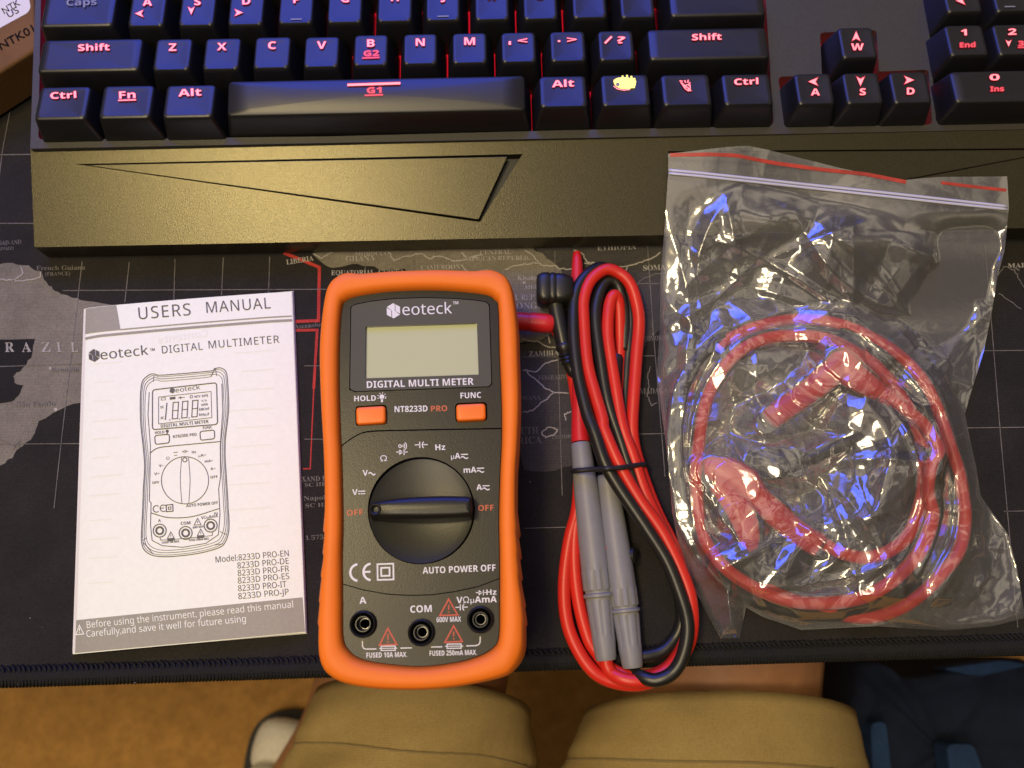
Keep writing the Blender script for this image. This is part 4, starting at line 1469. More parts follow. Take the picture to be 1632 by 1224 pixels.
# black right-angle plug
mb = MB()
lps = []
for x, hx, hz, r in ((855, 9.5, .0042, .002), (857, 11.5, .0050, .003), (864, 13, .0055, .003), (874, 13, .0056, .003), (876, 12.4, .0053, .003), (879, 13, .0056, .003), (884, 12.8, .0055, .003), (886, 12.2, .0052, .003), (889, 12.6, .0054, .003), (899, 12, .0052, .003), (909, 10.5, .0048, .003), (913, 9, .0035, .002)):
    ctr = W(x, 463, .0075)
    m_ = mpp(x, 463, .0075)
    lp = []
    for yy, zz in rrect(hx * 2.0 * m_, hz, r, 4):
        lp.append(ctr + Vector((0, yy, zz)))
    lps.append(lp)
loft(mb, lps, True, True)
plg = mb.build("plug", m_bcab, bl, autosmooth=45)
mb = MB()
tube(mb, [W(x, y, z / 1000) for x, y, z in ((884, 478, 7), (888, 500, 7), (892, 520, 7), (897, 544, 7), (898, 549, 7), (898.5, 551, 7), (900, 556, 7), (900.5, 558, 7), (901.5, 562, 6.5), (902, 566, 6.4), (903, 567, 6.3), (904, 572, 6.2), (904.5, 573, 6.1), (906, 578, 6), (906.5, 579, 6), (909, 586, 5.4))],
     [.0033, .0032, .0031, .0029, .0027, .0033, .0033, .0025, .0025, .0031, .0024, .0031, .0024, .0029, .0023, .0023], 22)
mb.build("strain_relief", m_bcab, plg, autosmooth=50)

# elastic tie
m_tie = mat("tie_rubber", (.012, .012, .014), .5, bump=(3000, .3, .0003))
tie = MB()
ring = [(914, 751, 3), (915.5, 750.5, 9), (922, 750, 11.6), (940, 748.5, 13.6), (958, 747.5, 16.6), (968, 746.8, 18.4), (980, 746.2, 17.6), (993, 745, 16.6), (1005, 743, 14), (1018, 741, 11.5), (1026, 740.5, 9.5), (1029, 740.5, 7), (1026, 741, 3.6), (1010, 743, .9), (970, 747, .9), (930, 750, .9)]
rp_ = crom([W(x, y, z / 1000) for x, y, z in ring], 5, True)
tube(tie, rp_ + [rp_[0]], .00095, 10, cap=False)
tobj = tie.build("rubber_tie", m_tie, smooth=True)
tobj["label"] = "thin black rubber tie wound round the two grey probes and their cables"
tobj["category"] = "cable tie"

# ================================================================== CLIP LEADS INSIDE THE BAG
f5 = lambda x, y: (1030 + x / 2.71, 480 + y / 2.71)
f6 = lambda x, y: (1030 + x / 2.71, 740 + y / 2.71)
INBAG = []


def btube(mb, pts, rad, seg=14, flat=1.0):
    """tube that also notes what the bag film must clear"""
    tube(mb, pts, rad, seg, flat=flat)
    rr_ = rad if isinstance(rad, (list, tuple)) else [rad] * len(pts)
    for i, p in enumerate(pts):
        q = pts[min(i + 1, len(pts) - 1)]
        for t in (0, .5):
            c_ = p.lerp(q, t)
            INBAG.append((c_.x, c_.y, c_.z + rr_[i] * flat, rr_[i]))


ra = thing("alligator_lead", "red alligator clip lead with a red elbow plug, coiled inside the clear bag", "clip lead", W(1300, 760, 0), "clip leads in the bag")
mb = MB()
Z = 4
pts = [f6(770, 345) + (5,), f6(850, 385) + (4,), f6(950, 402) + (4,), f6(1060, 370) + (4,), f6(1140, 290) + (4,), f6(1190, 150) + (4,), f6(1200, 40) + (4,), f5(1195, 640) + (3.5,), f5(1175, 560) + (3.5,), f5(1120, 440) + (3,), f5(1040, 335) + (3,), f5(960, 255) + (3,), f5(850, 190) + (4,), f5(760, 160) + (5,), f5(650, 148) + (6,), f5(520, 162) + (6,), f5(400, 220) + (6,), f5(310, 320) + (6,), f5(255, 450) + (6,), f5(228, 600) + (6,), f5(212, 750) + (6,),
       f6(215, 100) + (6,), f6(228, 240) + (6,), f6(265, 350) + (6,), f6(350, 455) + (6,), f6(480, 540) + (6,), f6(620, 588) + (6,), f6(780, 600) + (6,), f6(920, 578) + (6.5,), f6(1040, 520) + (7,), f6(1140, 430) + (8,), f6(1205, 330) + (8.5,), f6(1235, 220) + (8,), f6(1215, 120) + (7,), f5(1230, 700) + (7,), f5(1260, 640) + (8,), f5(1200, 535) + (8.5,), f5(1110, 462) + (9,), f5(1070, 430) + (9,)]
btube(mb, cpath(pts), .0024, 14)
pts = [f5(300, 200) + (3,), f5(380, 150) + (3,), f5(480, 108) + (3,), f5(640, 80) + (3,), f5(800, 90) + (3.5,), f5(950, 145) + (4,), f5(1100, 240) + (5,), f5(1200, 350) + (6,), f5(1262, 480) + (5,), f5(1305, 600) + (5,), f5(1340, 710) + (5,), f6(1362, 100) + (5,), f6(1375, 220) + (5,), f6(1350, 370) + (5,), f6(1268, 480) + (5,), f6(1170, 575) + (4,), f6(1080, 628) + (3,), f6(970, 660) + (2.6,), f6(850, 652) + (2.5,), f6(720, 612) + (2.5,), f6(590, 570) + (2.5,), f6(500, 520) + (2.5,)]
btube(mb, cpath(pts), .0023, 14)
mb.build("cable", m_rcab, ra, smooth=True)
mb = MB()
btube(mb, [W(*f5(x, y), z / 1000) for x, y, z in ((530, 515, 8), (536, 510, 8), (560, 490, 8), (700, 390, 9), (705, 386, 9), (712, 381, 9), (720, 376, 9), (800, 310, 9.5), (850, 262, 9.5), (870, 240, 9.5))], [.0030, .0040, .0042, .0046, .0042, .0042, .0047, .0049, .0052, .0035], 24, .85)
btube(mb, [W(*f5(x, y), z / 1000) for x, y, z in ((830, 225, 9.5), (850, 265, 9.5), (890, 320, 9.5), (960, 365, 9.5), (1005, 390, 9.5), (1010, 392, 9.5), (1020, 398, 9.5), (1025, 401, 9.5), (1040, 410, 9.4), (1045, 413, 9.4), (1060, 422, 9.2), (1065, 425, 9.2), (1080, 434, 9))], [.0040, .0056, .0054, .0044, .0038, .0029, .0029, .0036, .0036, .0028, .0033, .0026, .0026], 24, .85)
mb.build("plug", m_rcap, ra, autosmooth=45)
mb = MB()
btube(mb, [W(*f6(x, y), z / 1000) for x, y, z in ((745, 350, 6), (740, 345, 6), (700, 325, 6.5), (640, 285, 7), (560, 215, 7.5), (500, 160, 8), (470, 130, 8), (430, 80, 8), (350, 30, 8), (270, 15, 7.5), (250, 15, 7.5))], [.0040, .0046, .0044, .0044, .0048, .0044, .0049, .0060, .0055, .0044, .003], 24, .7)
btube(mb, [W(*f6(x, y), z / 1000) for x, y, z in ((290, 80, 9), (330, 100, 9), (400, 190, 9.5), (430, 260, 10), (445, 320, 10), (440, 350, 9), (430, 365, 9))], [.003, .0042, .0050, .0046, .0038, .0036, .002], 24, .6)
mb.build("clip_sleeve", m_rcap, ra, autosmooth=50)
m_steel = mat("steel", (.45, .44, .42), .25, metal=1.0)
mb = MB()
teeth = [(238, 230), (262, 240), (268, 256), (276, 248), (282, 264), (290, 256), (296, 272), (304, 264), (312, 280), (326, 292), (318, 312), (240, 280)]
poly(mb, [[f6(x, y) for x, y in teeth]], .008, .0012, bottom=True)
mb.build("clip_jaw", m_steel, ra)

ba = thing("alligator_lead", "black alligator clip lead half hidden under the red one inside the clear bag", "clip lead", W(1280, 780, 0), "clip leads in the bag")
mb = MB()
for pts in ([f5(330, 150) + (3,), f5(220, 250) + (4,), f5(155, 380) + (6,), f5(135, 520) + (7,), f5(135, 640) + (7,), f5(142, 740) + (7,), f6(155, 100) + (7,), f6(180, 260) + (6,), f6(240, 400) + (3,), f6(340, 520) + (3,), f6(480, 590) + (2.6,), f6(640, 640) + (2.6,), f6(820, 650) + (2.6,), f6(960, 610) + (2.6,), f6(1100, 530) + (2.6,), f6(1230, 420) + (3,), f6(1300, 300) + (3,), f6(1310, 120) + (3,), f5(1290, 730) + (4,), f5(1180, 650) + (7,), f5(1050, 600) + (9,), f5(930, 595) + (9,), f5(800, 640) + (8,), f5(690, 690) + (7,)],
            [f5(220, 300) + (2.6,), f5(160, 480) + (2.6,), f5(155, 640) + (2.6,), f6(180, 60) + (2.6,), f6(230, 300) + (2.6,), f6(330, 440) + (3,), f6(500, 500) + (3,), f6(700, 420) + (3,)],
            [f5(840, 110) + (3,), f5(960, 190) + (3,), f5(1080, 290) + (4,), f5(1170, 400) + (4,), f5(1220, 520) + (4,)]):
    btube(mb, cpath(pts), .0024, 14)
mb.build("cable", m_bcab, ba, smooth=True)
mb = MB()
btube(mb, [W(*f5(x, y), z / 1000) for x, y, z in ((480, 690, 6), (500, 690, 6), (540, 692, 6), (545, 692, 6), (580, 694, 6), (585, 694, 6), (620, 694, 6), (650, 695, 6))], [.0035, .0050, .0052, .0044, .0052, .0044, .0048, .0030], 24, .8)
btube(mb, [W(*f6(x, y), z / 1000) for x, y, z in ((530, 380, 4), (545, 378, 4), (600, 400, 4), (680, 410, 4), (740, 420, 4))], [.003, .0048, .0050, .0042, .0026], 24, .7)
mb.build("clip_sleeve", m_bcab, ba, autosmooth=50)

# ================================================================== CLEAR ZIP BAG
def film_mat(name, fac0, fac1, rough, haze):
    m = bpy.data.materials.new(name)
    m.use_nodes = True
    n, l = m.node_tree.nodes, m.node_tree.links
    n.remove(n["Principled BSDF"])
    o = n["Material Output"]
    tr = n.new("ShaderNodeBsdfTransparent")
    tr.inputs[0].default_value = (.955, .955, .96, 1)
    gl = n.new("ShaderNodeBsdfGlossy")
    gl.inputs["Roughness"].default_value = rough
    gl.inputs[0].default_value = (1, 1, 1, 1)
    df = n.new("ShaderNodeBsdfDiffuse")
    df.inputs[0].default_value = (.8, .8, .82, 1)
    fr = n.new("ShaderNodeLayerWeight")
    fr.inputs["Blend"].default_value = .28
    mr = n.new("ShaderNodeMapRange")
    mr.inputs["To Min"].default_value = fac0
    mr.inputs["To Max"].default_value = fac1
    l.new(fr.outputs["Facing"], mr.inputs["Value"])
    m1 = n.new("ShaderNodeMixShader")
    m1.inputs[0].default_value = haze
    l.new(tr.outputs[0], m1.inputs[1])
    l.new(df.outputs[0], m1.inputs[2])
    m2 = n.new("ShaderNodeMixShader")
    l.new(mr.outputs[0], m2.inputs[0])
    l.new(m1.outputs[0], m2.inputs[1])
    l.new(gl.outputs[0], m2.inputs[2])
    l.new(m2.outputs[0], o.inputs[0])
    t = n.new("ShaderNodeTexCoord")
    nb = n.new("ShaderNodeTexNoise")
    nb.inputs["Scale"].default_value = 160
    nb.inputs["Detail"].default_value = 2
    nb.inputs["Distortion"].default_value = .8
    l.new(t.outputs["Object"], nb.inputs["Vector"])
    b = n.new("ShaderNodeBump")
    b.inputs["Strength"].default_value = .07
    b.inputs["Distance"].default_value = .0012
    l.new(nb.outputs[0], b.inputs["Height"])
    l.new(b.outputs[0], gl.inputs["Normal"])
    return m


m_film = film_mat("bag_film", .15, .8, .13, .085)
m_filmb = film_mat("bag_film_back", .09, .5, .10, .02)
m_zip = mat("zip_strip_lilac", (.52, .52, .64), .25, spec=.6)
m_stripe = mat("red_stripe_ink", (.42, .045, .03), .35, var=(90, .35))
zb = thing("zip_bag", "crumpled clear plastic zip bag with a red stripe along its mouth, holding the clip leads", "plastic bag", W(1330, 650, 0))
eT = [(1065, 245), (1110, 240), (1150, 235), (1190, 232), (1225, 239), (1260, 248), (1340, 268), (1400, 281), (1440, 287), (1470, 284), (1500, 282), (1605, 281)]
eR_ = [(1605, 281), (1608, 330), (1601, 400), (1590, 440), (1580, 500), (1568, 560), (1546, 630), (1538, 660), (1546, 700), (1556, 745), (1563, 790), (1580, 815), (1606, 850), (1621, 906), (1634, 985)]
eB = [(1148, 1018), (1179, 1017), (1189, 968), (1215, 983), (1277, 1004), (1399, 998), (1440, 1001), (1510, 1005), (1583, 998), (1634, 985)]
eL_ = [(1065, 245), (1065, 275), (1058, 378), (1052, 450), (1052, 517), (1047, 590), (1052, 640), (1060, 700), (1065, 740), (1071, 814), (1082, 870), (1093, 913), (1120, 965), (1148, 1018)]
NU, NV = 230, 300
gT, gB, gL, gR = (np.array([(p.x, p.y) for p in grid_between(e, k)]) for e, k in ((eT, NU), (eB, NU), (eL_, NV), (eR_, NV)))
u = np.linspace(0, 1, NU + 1)[None, :, None]
v = np.linspace(0, 1, NV + 1)[:, None, None]
G = (1 - v) * gT[None] + v * gB[None] + (1 - u) * gL[:, None] + u * gR[:, None] - ((1 - u) * (1 - v) * gT[0] + u * (1 - v) * gT[-1] + (1 - u) * v * gB[0] + u * v * gB[-1])
PX, PY = G[..., 0], G[..., 1]
uu, vv = np.broadcast_to(u[..., 0], PX.shape), np.broadcast_to(v[..., 0], PX.shape)


def sstep(a, b, x):
    t = np.clip((x - a) / (b - a), 0, 1)
    return t * t * (3 - 2 * t)


def rest(px, py):
    """height (mm) of what the bag lies on: palm rest above, mat below"""
    edge = 372 - (px - 1065) * .018
    palm = 12.6 + (edge - py) * .055
    k = sstep(edge + 190, edge - 30, py)
    return k * np.maximum(palm, 12.4) + (1 - k) * .6


rng = np.random.RandomState(11)


def crumple(px, py, seed, waves, amp):
    r = np.random.RandomState(seed)
    x, y = px / 4.2, py / 4.2            # about millimetres
    wx = x + 4 * np.sin(y / 17 + r.rand() * 6) + 2.5 * np.sin((x + y) / 9 + r.rand() * 6)
    wy = y + 4 * np.sin(x / 15 + r.rand() * 6) + 2.5 * np.sin((x - y) / 8 + r.rand() * 6)
    h = np.zeros_like(x)
    for lam, slope, n in waves:
        for _ in range(n):
            a = r.rand() * math.pi
            ph = r.rand() * 2
            d = (np.cos(a) * wx + np.sin(a) * wy) / lam + ph + .35 * np.sin((-np.sin(a) * wx + np.cos(a) * wy) / (lam * 1.7) + r.rand() * 6)
            tri = np.abs((d % 2) - 1)
            # patches where this fold is present
            m = .6 + .4 * np.sin(wx / (lam * 1.9) + r.rand() * 6) * np.sin(wy / (lam * 2.2) + r.rand() * 6)
            h += tri * slope * lam * m
    return h * amp


def ridges(px, py, seed, n, box):
    """single sharp folds: straight creases of finite length"""
    r = np.random.RandomState(seed)
    h = np.zeros_like(px)
    for _ in range(n):
        cx, cy = box[0] + r.rand() * (box[2] - box[0]), box[1] + r.rand() * (box[3] - box[1])
        a = r.rand() * math.pi
        Ln_, wd, am = 60 + r.rand() * 150, 9 + r.rand() * 16, .7 + r.rand() * 1.5
        dx, dy = px - cx, py - cy
        s = dx * math.cos(a) + dy * math.sin(a)
        d = -dx * math.sin(a) + dy * math.cos(a) + s * s * (r.rand() - .5) * .006
        h += am * np.clip(1 - np.abs(d) / wd, 0, 1) ** 1.3 * np.exp(-(s / Ln_) ** 2)
    return h


edge = np.clip(np.minimum(np.minimum(uu, 1 - uu) / .10, np.minimum(1 - vv, 1) / .07), 0, 1)
edge = edge ** .7
inner = sstep(.30, .48, vv)                     # the full part of the bag
zipk = sstep(.07, .16, vv)
bulge = 8.5 * np.sin(np.pi * np.clip(uu, 0, 1)) ** .45 * sstep(.30, .44, vv) * (1 - sstep(.86, .99, vv))
cr = crumple(PX, PY, 5, ((110, .26, 2), (56, .26, 3), (27, .20, 3), (12, .09, 2)), 1.25)
cr -= cr.mean()
fl_ = crumple(PX, PY, 8, ((60, .10, 2), (30, .08, 3)), 1.0)
fl_ -= fl_.mean()
fine_ = crumple(PX, PY, 44, ((34, .15, 2), (15, .14, 3), (7, .08, 2)), 1.0)
fine_ -= fine_.mean()
rd = ridges(PX, PY, 3, 46, (1050, 330, 1620, 1010))
H_ = rest(PX, PY) + .5 + edge * (bulge + (cr * (.55 + .45 * inner) + rd * 1.0) * zipk + 2.2 * zipk + fl_ * .5 + zipk * fine_) + .4
H_ += (1 - edge) * .35 * crumple(PX, PY, 21, ((14, .2, 2), (6, .15, 2)), 1.0) * zipk
# mouth: the front lip lifts in a wave
H_ += (1 - zipk) * (2.2 * np.sin(uu * 5.2 + .5) ** 2 + 1.0)
H_ = np.maximum(H_, rest(PX, PY) + .45)
# the film drapes over the leads inside: tent over every point of them
_c = np.array(INBAG)
_zz = np.clip(H_, 2, 12) / 1000
_cc, _ss = math.cos(TILT), math.sin(TILT)
_dv = (CY - PY) / FPX
_t = (_zz - CAMH) / (_dv * _ss - _cc)
_X, _Y = (PX - CX) / FPX * _t, (_dv * _cc + _ss) * _t
tent = np.zeros_like(H_)
for x_, y_, z_, r_c in _c:
    d2 = np.sqrt((_X - x_) ** 2 + (_Y - y_) ** 2)
    k_ = np.clip(1 - np.maximum(0, d2 - r_c * 1.15) / .012, 0, 1) ** 1.6
    tent = np.maximum(tent, (z_ * 1000 + .5) * k_)
cr2 = crumple(PX, PY, 33, ((24, .22, 3), (11, .20, 3), (5.5, .20, 3)), 1.0)
H_ = np.maximum(H_, np.where(tent > .2, tent + .75 * (cr2 - cr2.min()) * np.clip(edge, .25, 1), 0))

# keep the film above the wires
Hb = rest(PX, PY) * 1.0 + .15


def film(name, Hmm, m):
    mb = MB()
    hz = Hmm / 1000
    dx = (PX - CX) / FPX
    dv = (CY - PY) / FPX
    c, s = math.cos(TILT), math.sin(TILT)
    dyw, dzw = dv * c + s, dv * s - c
    t = (hz - CAMH) / dzw
    X, Y = dx * t, dyw * t
    me = bpy.data.meshes.new(name)
    vs = np.stack([X, Y, hz], -1).reshape(-1, 3)
    idx = np.arange((NU + 1) * (NV + 1)).reshape(NV + 1, NU + 1)
    fs = np.stack([idx[:-1, :-1], idx[1:, :-1], idx[1:, 1:], idx[:-1, 1:]], -1).reshape(-1, 4)
    me.from_pydata(vs.tolist(), [], fs.tolist())
    me.materials.append(m)
    me.polygons.foreach_set("use_smooth", [True] * len(me.polygons))
    me.update()
    o = bpy.data.objects.new(name, me)
    COL.objects.link(o)
    hang(o, zb)
    return o


film("front_film", H_, m_film)
film("back_film", Hb, m_filmb)


def fz(x, y):
    i = np.argmin((PX - x) ** 2 + (PY - y) ** 2)
    return float(H_.reshape(-1)[i])


def film_strip(name, pts, wd, m, lift, round_=0):
    mb = MB()
    P = grid_between(pts, 60)
    if round_:
        tube(mb, [W(p.x, p.y, (fz(p.x, p.y) + lift) / 1000) for p in P], round_, 8, flat=.6)
    else:
        lo, hi = [], []
        for p in P:
            lo.append(W(p.x, p.y - wd / 2, (fz(p.x, p.y - wd / 2) + lift) / 1000))
            hi.append(W(p.x, p.y + wd / 2, (fz(p.x, p.y + wd / 2) + lift) / 1000))
        n = len(P)
        mb.add(lo + hi, [(i, i + 1, n + i + 1, n + i) for i in range(n - 1)])
    return mb.build(name, m, zb, smooth=True)


film_strip("zip_strip", [(1066, 271), (1110, 275), (1200, 284.5), (1300, 295.5), (1400, 306), (1500, 317), (1606, 329)], 0, m_zip, .25, .00058)
film_strip("zip_strip", [(1066, 276), (1110, 280), (1200, 289.5), (1300, 300.5), (1400, 311.5), (1500, 322.5), (1606, 333.5)], 0, m_zip, .25, .00058)
film_strip("mouth_stripe", [(1068, 247), (1130, 246), (1172, 247.5), (1230, 259), (1300, 269), (1380, 277.5), (1444, 290)], 6, m_stripe, .12)
film_strip("mouth_stripe", [(1500, 291), (1540, 296), (1575, 300), (1604, 303)], 5, m_stripe, .12)

# ================================================================== PERSON
m_skin = mat("skin", (.37, .18, .090), .55, var=(120, .10), bump=(700, .25, .0008), spec=.35, sss=.1)
m_shorts = weave("khaki_cotton", (.31, .225, .095), .22, 2200, .5, .95, blot=.10)
m_seam = mat("khaki_thread", (.22, .165, .08), .9)
m_sock = mat("sock_white", (.82, .78, .70), .95, bump=(800, .7, .002), var=(200, .1), spec=.1)
m_slip = mat("slipper_black", (.012, .011, .011), .7, bump=(400, .4, .001))
pe = thing("person", "seated person in khaki shorts, white sock and black slide sandal, knees under the desk edge", "person", (0.02, -.25, FLOOR_Z))


def skin(name, joints, bones, m, parent, sub=2):
    me = bpy.data.meshes.new(name)
    me.from_pydata([j[:3] for j in joints], bones, [])
    o = bpy.data.objects.new(name, me)
    COL.objects.link(o)
    o.modifiers.new("skin", 'SKIN').use_smooth_shade = True
    if not me.skin_vertices:
        me.skin_vertices.new()
    for sv, j in zip(me.skin_vertices[0].data, joints):
        r = j[3] if isinstance(j[3], tuple) else (j[3], j[3])
        sv.radius = r
    me.skin_vertices[0].data[0].use_root = True
    ss = o.modifiers.new("sub", 'SUBSURF')
    ss.levels = ss.render_levels = sub
    bpy.context.view_layer.update()
    dg = bpy.context.evaluated_depsgraph_get()
    m2 = bpy.data.meshes.new_from_object(o.evaluated_get(dg))
    bpy.data.objects.remove(o)
    m2.name = name
    m2.materials.clear()
    m2.materials.append(m)
    m2.polygons.foreach_set("use_smooth", [True] * len(m2.polygons))
    o2_ = bpy.data.objects.new(name, m2)
    COL.objects.link(o2_)
    hang(o2_, parent)
    return o2_


ZK_ = -.185
rh, rk = Vector((.055, -.42, -.215)), Vector((.141, .075, ZK_))
lh, lk = Vector((-.115, -.42, -.215)), Vector((-.026, .075, ZK_))
body = skin("body", [(-.04, -.50, -.17, .13), (*rh, .080), (*(rh.lerp(rk, .5)), .060), (*(rh.lerp(rk, .85)), .059), (*rk, .058), (.125, .085, -.36, .056), (.125, .09, -.58, .038), (.125, .04, -.645, .034), (.128, .16, -.66, .026),
                     (*lh, .080), (*(lh.lerp(lk, .5)), .050), (*(lh.lerp(lk, .85)), .049), (*lk, .050), (-.085, .0, -.33, .050), (-.170, -.12, -.53, .034), (-.250, -.225, -.615, .030), (-.240, -.135, -.645, .022), (-.04, -.56, .06, .14)],
            [(0, 1), (1, 2), (2, 3), (3, 4), (4, 5), (5, 6), (6, 7), (7, 8), (0, 9), (9, 10), (10, 11), (11, 12), (12, 13), (13, 14), (14, 15), (15, 16), (0, 17)], m_skin, pe)


def leg_sleeve(mb, a, b, r0, r1, t0, t1, seed, hem=None, wr=1.0, tilt=0.0, taper=0.0):
    """One loose trouser leg from t0 to t1 along a->b."""
    r = np.random.RandomState(seed)
    ax = (b - a)
    A = ax.normalized()
    u_ = A.cross(Vector((0, 0, 1))).normalized()
    v_ = u_.cross(A)
    ns, nt_ = 96, 70
    ph = r.rand(12) * 6.28
    loops = []
    rows = [t0 + (t1 - t0) * i / nt_ for i in range(nt_ + 1)]
    for i, t in enumerate(rows):
        lp = []
        near = (t1 - t) * ax.length            # metres from the hem
        for k in range(ns):
            th = 2 * math.pi * k / ns
            rr = r0 + (r1 - r0) * (t - t0) / (t1 - t0)
            s = 0
            for q in range(5):
                s += math.sin(th * (2 + q) + ph[q] + t * (14 + 9 * q) + 1.2 * math.sin(t * 21 + ph[q + 5])) / (1.6 + q)
            fold = .0050 * s * wr * min(1, near / .05 + .25)
            # long soft folds running back from the hem
            fold += .0042 * wr * min(1, max(0, near - .03) / .03) * (abs(math.sin(th * 3 + t * 30 + ph[9])) - .5)
            fold += .0011 * wr * min(1, max(0, near - .034) / .02) * math.sin(th * 7 + t * 90 + 2 * math.sin(t * 33 + th * 2)) + .0005 * math.sin(th * 41 + 3 * math.sin(t * 50)) * max(0, 1 - abs(near - .03) / .02)
            if near < .032:
                fold += .0012                 # turned-up hem, thicker
            if abs(near - .032) < .0035:
                fold -= .0010
            if abs(near - .004) < .002:
                fold -= .0006
            R_ = rr + fold - taper * max(0, 1 - near / .06) ** 1.4
            up_ = math.sin(th)
            lp.append(a + A * (t * ax.length + tilt * math.cos(th) + .023 * (up_ - 1) * max(0, 1 - near / .2)) + u_ * (R_ * 1.06 * math.cos(th)) + v_ * (R_ * .92 * up_))
        loops.append(lp)
    # inner return of the hem
    ctr = a + A * (t1 * ax.length)
    loops.append([ctr + (p - ctr) * .965 - A * .002 for p in loops[-1]])
    loops.append([ctr + (p - ctr) * .95 - A * .05 for p in loops[-3]])
    loft(mb, loops)
    return loops


mbS = MB()
lr = leg_sleeve(mbS, rh, rk, .118, .075, 0, .766, 3, tilt=.010, taper=.007)
ll = leg_sleeve(mbS, lh, lk, .112, .062, 0, .776, 8, tilt=.006, taper=.005)
sh = mbS.build("shorts", m_shorts, pe, smooth=True)
mb = MB()
for lp in (lr, ll):
    hemrow = lp[-3]
    # stitch line 30 mm back from the hem
    for rowi in (64,):
        ring_ = lp[rowi]
        c_ = sum(ring_, Vector()) / len(ring_)
        st_ = [c_ + (p - c_) * 1.004 for p in ring_]
        tube(mb, st_ + [st_[0]], .0006 if rowi == 64 else .00035, 5, cap=False)
mb.build("hem_seam", m_seam, sh, smooth=True)
# sock and slide sandal of the left foot
ank, toe = Vector((-.262, -.225, -.60)), Vector((-.243, -.118, -.652))
skin("sock", [(-.222, -.19, -.56, .040), (-.252, -.232, -.615, .042), (-.248, -.185, -.638, .040), (-.242, -.150, -.644, .041), (-.236, -.126, -.648, .036), (-.272, -.27, -.645, .032)], [(0, 1), (1, 2), (2, 3), (3, 4), (1, 5)], m_sock, pe)
mb = MB()
fd = (toe - Vector((-.285, -.27, -.652)))
fd.z = 0
fl0 = fd.length
fd.normalize()
fs_ = Vector((-fd.y, fd.x, 0))
o0 = Vector((-.270, -.300, 0))
sole = []
for s_, wl, wr_ in ((-.02, .010, .010), (0, .030, .030), (.06, .044, .034), (.12, .058, .040), (.150, .059, .036), (.170, .047, .024), (.181, .020, .010)):
    sole.append((s_, wl, wr_))
ptsl = [o0 + fd * s_ + fs_ * wl for s_, wl, _ in sole] + [o0 + fd * s_ - fs_ * wr_ for s_, _, wr_ in sole[::-1]]
ptsl = crom([(p.x, p.y, 0) for p in ptsl], 5, True)
loft(mb, [[Vector((p.x, p.y, FLOOR_Z + z)) for p in ptsl] for z in (.0005, .016, .019)], True, True)
sl = mb.build("sandal", m_slip, pe, autosmooth=50)
mb = MB()
lps = []
for s_ in (.035, .055, .085, .105):
    lp = []
    for k in range(15):
        a_ = math.pi * k / 14
        lp.append(o0 + fd * (s_ - .018 * math.cos(a_)) + fs_ * (.046 * math.cos(a_)) + Vector((0, 0, FLOOR_Z + .016 + .058 * math.sin(a_) ** .8 * (1 - (s_ - .035) * 2.5))))
    lps.append(lp)
vs_ = [p for lp in lps for p in lp]
fs2 = [(i * 15 + k, i * 15 + k + 1, (i + 1) * 15 + k + 1, (i + 1) * 15 + k) for i in range(3) for k in range(14)]
mb.add(vs_, fs2)
st = mb.build("sandal_strap", m_slip, sl, smooth=True)
so = st.modifiers.new("thick", 'SOLIDIFY')
so.thickness = .004

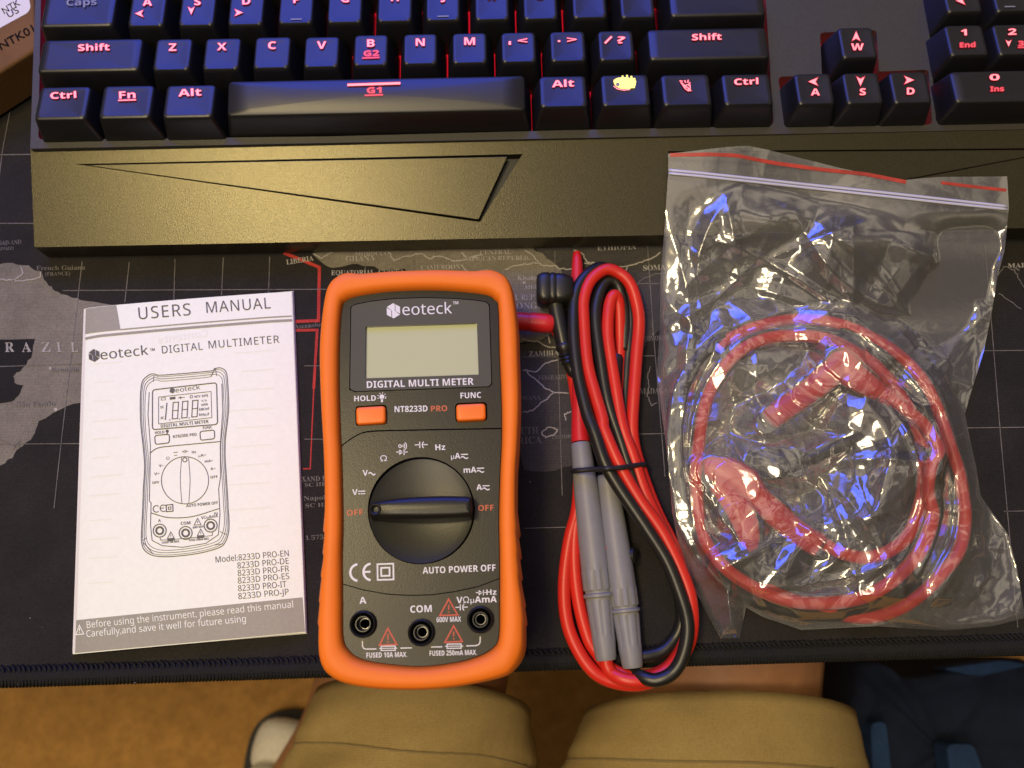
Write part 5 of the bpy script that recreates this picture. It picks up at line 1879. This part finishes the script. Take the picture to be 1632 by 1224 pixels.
# ================================================================== NAVY BAG ON THE FLOOR
m_navy = weave("navy_cloth", (.008, .013, .034), .35, 1800, .5, .9)
m_blue = weave("blue_cloth", (.016, .040, .115), .3, 1800, .5, .9)
nb_ = thing("fabric_bag", "dark navy fabric bag with lighter blue panels standing on the carpet beside the bare knee", "bag", W(1520, 1180, FLOOR_Z))
q = [(1372, 1068), (1470, 1080), (1660, 1062), (1760, 1300), (1500, 1420), (1360, 1330)]
zt = -.36
P = [W(x, y, zt) for x, y in q]
r_ = np.random.RandomState(2)
mb = MB()
cen = sum(P, Vector()) / len(P)
ringp = crom(P, 10, True)
loops = []
for z, k in ((FLOOR_Z + .001, .96), (FLOOR_Z + .05, 1.0), (-.5, .99), (-.42, 1.0), (zt - .015, 1.0), (zt, .95), (zt - .012, .75), (zt - .02, .45), (zt - .022, .02)):
    lp = []
    for i, p in enumerate(ringp):
        kk = k * (1 + .02 * math.sin(i * .9 + z * 60) * (k > .5))
        lp.append(Vector((cen.x + (p.x - cen.x) * kk, cen.y + (p.y - cen.y) * kk, z + .006 * math.sin(i * .7 + k * 5) * (z > -.6))))
    loops.append(lp)
loft(mb, loops, True, True)
mb.build("bag_body", m_navy, nb_, smooth=True)
for qq in ([(1388, 1152), (1412, 1150), (1424, 1260), (1392, 1260)], [(1508, 1186), (1552, 1186), (1580, 1270), (1520, 1270)], [(1500, 1066), (1600, 1052), (1640, 1060), (1560, 1078)]):
    mb = MB()
    poly(mb, [rounded(qq, 14)], zt + .006, .02, bottom=True)
    mb.build("side_panel", m_blue, nb_, bevel=.006)

# ================================================================== LINT
m_lint = mat("lint", (.55, .53, .50), .9)
rg = np.random.RandomState(6)
mb = MB()


def fleck(p, r):
    a = rg.rand() * 6.28
    d = Vector((math.cos(a), math.sin(a), 0)) * r * (1 + 2 * rg.rand())
    e = Vector((-math.sin(a), math.cos(a), 0)) * r * .45
    k = Vector((0, 0, r * .5))
    mb.add([p - d, p + e, p + d * .8, p - e, p + k], [(0, 1, 4), (1, 2, 4), (2, 3, 4), (3, 0, 4)])


for _ in range(46):
    x, y = rg.rand() * 1632, 415 + rg.rand() * 610
    if 110 < x < 490 and y > 460 or 505 < x < 845 or 850 < x < 1632 and y < 1000:
        continue
    fleck(W(x, y, .00035), .00010 + .00012 * rg.rand())
for _ in range(40):
    x, y = 70 + rg.rand() * 980, 250 + rg.rand() * 115
    fleck(W(x, y, up(PALM, .0001)), .00006 + .00008 * rg.rand())
for x, y in ((48, 985), (26, 1090), (152, 1077), (215, 1088)):
    fleck(W(x, y, .0012), .00028)
dust = mb.build("lint", m_lint)
dust["kind"] = "stuff"
dust["label"] = "tiny pale specks of lint scattered over the desk mat and palm rest"
dust["category"] = "lint"
